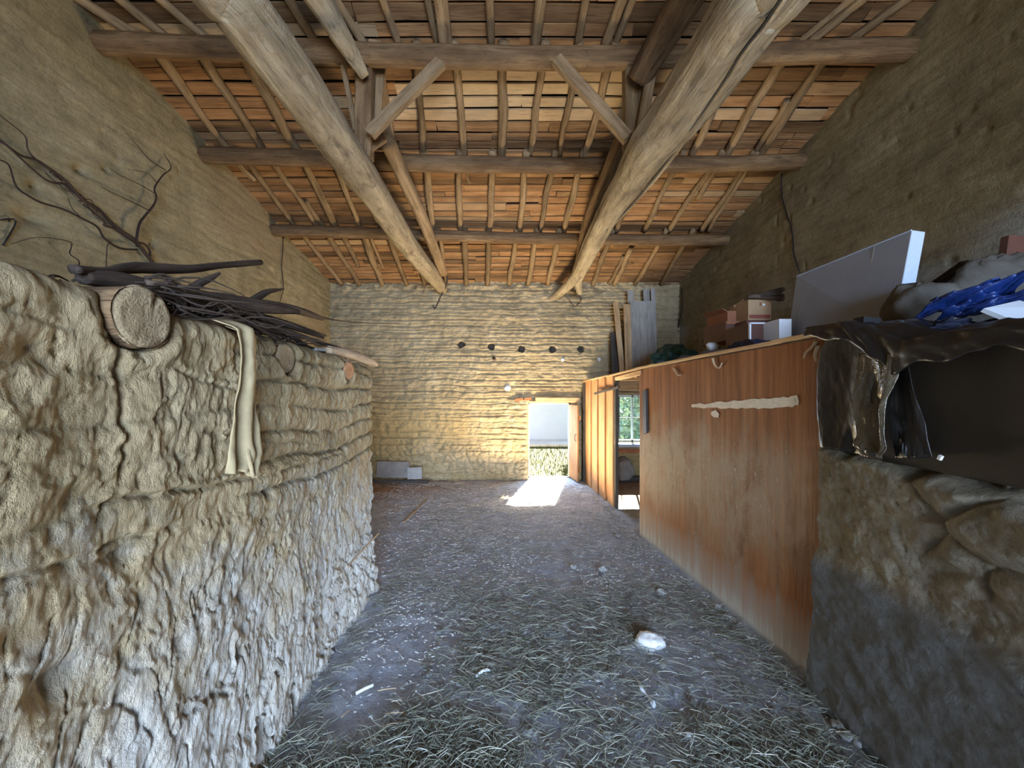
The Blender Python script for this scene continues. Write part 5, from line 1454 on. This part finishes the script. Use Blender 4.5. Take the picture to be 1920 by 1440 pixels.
def straw():
    N = 22000
    V, Fc = [], []
    n = 0
    rs = np.random.RandomState(3)
    cnt = 0
    tries = 0
    base_n = fbm(np.array([0.]), np.array([0.]))
    while cnt < N and tries < 200000:
        tries += 400
        # draw in depth with more blades close to the camera
        Y = 1.55 + 6.0 * rs.rand(400) ** 2.0
        X = -1.1 + rs.rand(400) * 2.9
        dens = 0.32 + 0.55 * (fbm(X * 1.6, Y * 1.6, 0, 3, 700) > -0.08) + 0.2 * fbm(X * 5, Y * 5, 0, 2, 701)
        dens *= np.interp(Y, [1.5, 2.5, 3.4, 4.5, 8], [1.0, .95, .6, .30, .22])
        bare = gauss2(X, Y, -0.75, 2.7, .38, .6) + gauss2(X, Y, -0.82, 2.1, .2, .25)
        dens *= np.clip(1 - 1.1 * bare, 0, 1)
        ok = rs.rand(400) < dens
        for x, y in zip(X[ok], Y[ok]):
            if x > px_(y) - .06: continue
            L = rs.uniform(.025, .13) * (1 if y < 3.5 else .75)
            a = rs.uniform(0, math.pi); w = rs.uniform(.0009, .0021)
            z = rs.uniform(.004, .035) + 0.012 * float(rs.rand())
            cu = rs.uniform(-.45, .45); tl_ = rs.uniform(-.16, .16)
            pts = []
            ang = a; px, py, pz = x, y, z
            for k in range(4):
                pts.append((px, py, pz))
                px += math.cos(ang) * L / 3; py += math.sin(ang) * L / 3; pz = max(.003, pz + tl_ * L / 3)
                ang += cu
            for k, (qx, qy, qz) in enumerate(pts):
                nx_, ny_ = -math.sin(a) * w, math.cos(a) * w
                ww = 1 if k < 3 else .4
                V += [(qx + nx_ * ww, qy + ny_ * ww, qz), (qx - nx_ * ww, qy - ny_ * ww, qz), (qx, qy, qz + w * 1.2 * ww)]
            for k in range(3):
                b_ = n + 3 * k
                Fc += [(b_, b_ + 3, b_ + 5, b_ + 2), (b_ + 2, b_ + 5, b_ + 4, b_ + 1), (b_ + 1, b_ + 4, b_ + 3, b_)]
            n += 12
            cnt += 1
            if cnt >= N: break
    o = MB().add(V, Fc).build('straw', M['straw'])
    tag(o, 'dry olive straw and chaff strewn over the dirt floor', 'straw', kind='stuff')
straw()

# ================================================================== OUTSIDE, SEEN THROUGH THE DOOR AND WINDOW
def yard():
    xs, ys = np.linspace(-9, 16, 60), np.linspace(YB + .28, 30, 60)
    X, Y = np.meshgrid(xs, ys, indexing='ij')
    Z = -0.03 + 0.03 * fbm(X * .8, Y * .8, 0, 3, 800)
    grid_mesh('ground', np.stack([X, Y, Z], -1), 60, 60, M['ground_out'])
yard()
b = MB().box((1.6, 14.15, 0.72), (14, .3, 1.5)); o = tag(b.build('garden_wall', M['plaster_out']), 'pale rendered garden wall outside the back door', 'wall')
b = MB().box((1.6, 13.2, 0.0), (14, 1.4, .06)); o = tag(b.build('yard_path', M['path_out']), 'pale path at the foot of the garden wall', 'path')
V, Fc = [], []
rs = np.random.RandomState(5)
n = 0
for i in range(5200):
    x, y = rs.uniform(-.2, 4.6), rs.uniform(YB + .35, 12.4)
    h, a, w = rs.uniform(.03, .11), rs.uniform(0, 6.3), .006
    V += [(x - w * math.cos(a), y - w * math.sin(a), -.04), (x + w * math.cos(a), y + w * math.sin(a), -.04), (x + rs.uniform(-.03, .03), y + rs.uniform(-.03, .03), h)]
    Fc.append((n, n + 1, n + 2)); n += 3
tag(MB().add(V, Fc).build('grass', M['grass']), 'sunlit short grass growing behind the building', 'grass', kind='stuff')
def bush(x, y, w, h, label, seed):
    rs = np.random.RandomState(seed)
    t = thing('bush', label, 'bush', (x, y, 0), 'bushes outside the stall window')
    V, Fc = [], []
    n = 0
    for i in range(2600):
        d = rs.normal(size=3); d /= np.linalg.norm(d); r = rs.uniform(.55, 1) ** .5
        c = np.array([x, y, h * .52]) + d * r * np.array([w / 2, w / 2, h / 2])
        a, b_ = rs.normal(size=3) * .045, rs.normal(size=3) * .03
        V += [c - a, c + b_, c + a, c - b_]; Fc.append((n, n + 1, n + 2, n + 3)); n += 4
    MB().add(V, Fc).build('foliage', M['leaf'], t)
    b = MB()
    for k in range(5):
        b.tube([(x + .1 * k - .2, y, -.03), (x + .2 * k - .4, y, h * .4), (x + .3 * k - .6, y + .1, h * .75)], [.02, .014, .006], 6, 3)
    b.build('stems', M['branch'], t, smooth=True)
bush(2.7, 10.4, 1.9, 2.3, 'leafy bush outside the stall window, nearer the door', 1)
bush(4.3, 10.9, 1.9, 2.7, 'taller leafy bush outside, further right behind the bars', 2)

for o in list(SC.objects):
    if '_w' in o: del o['_w']
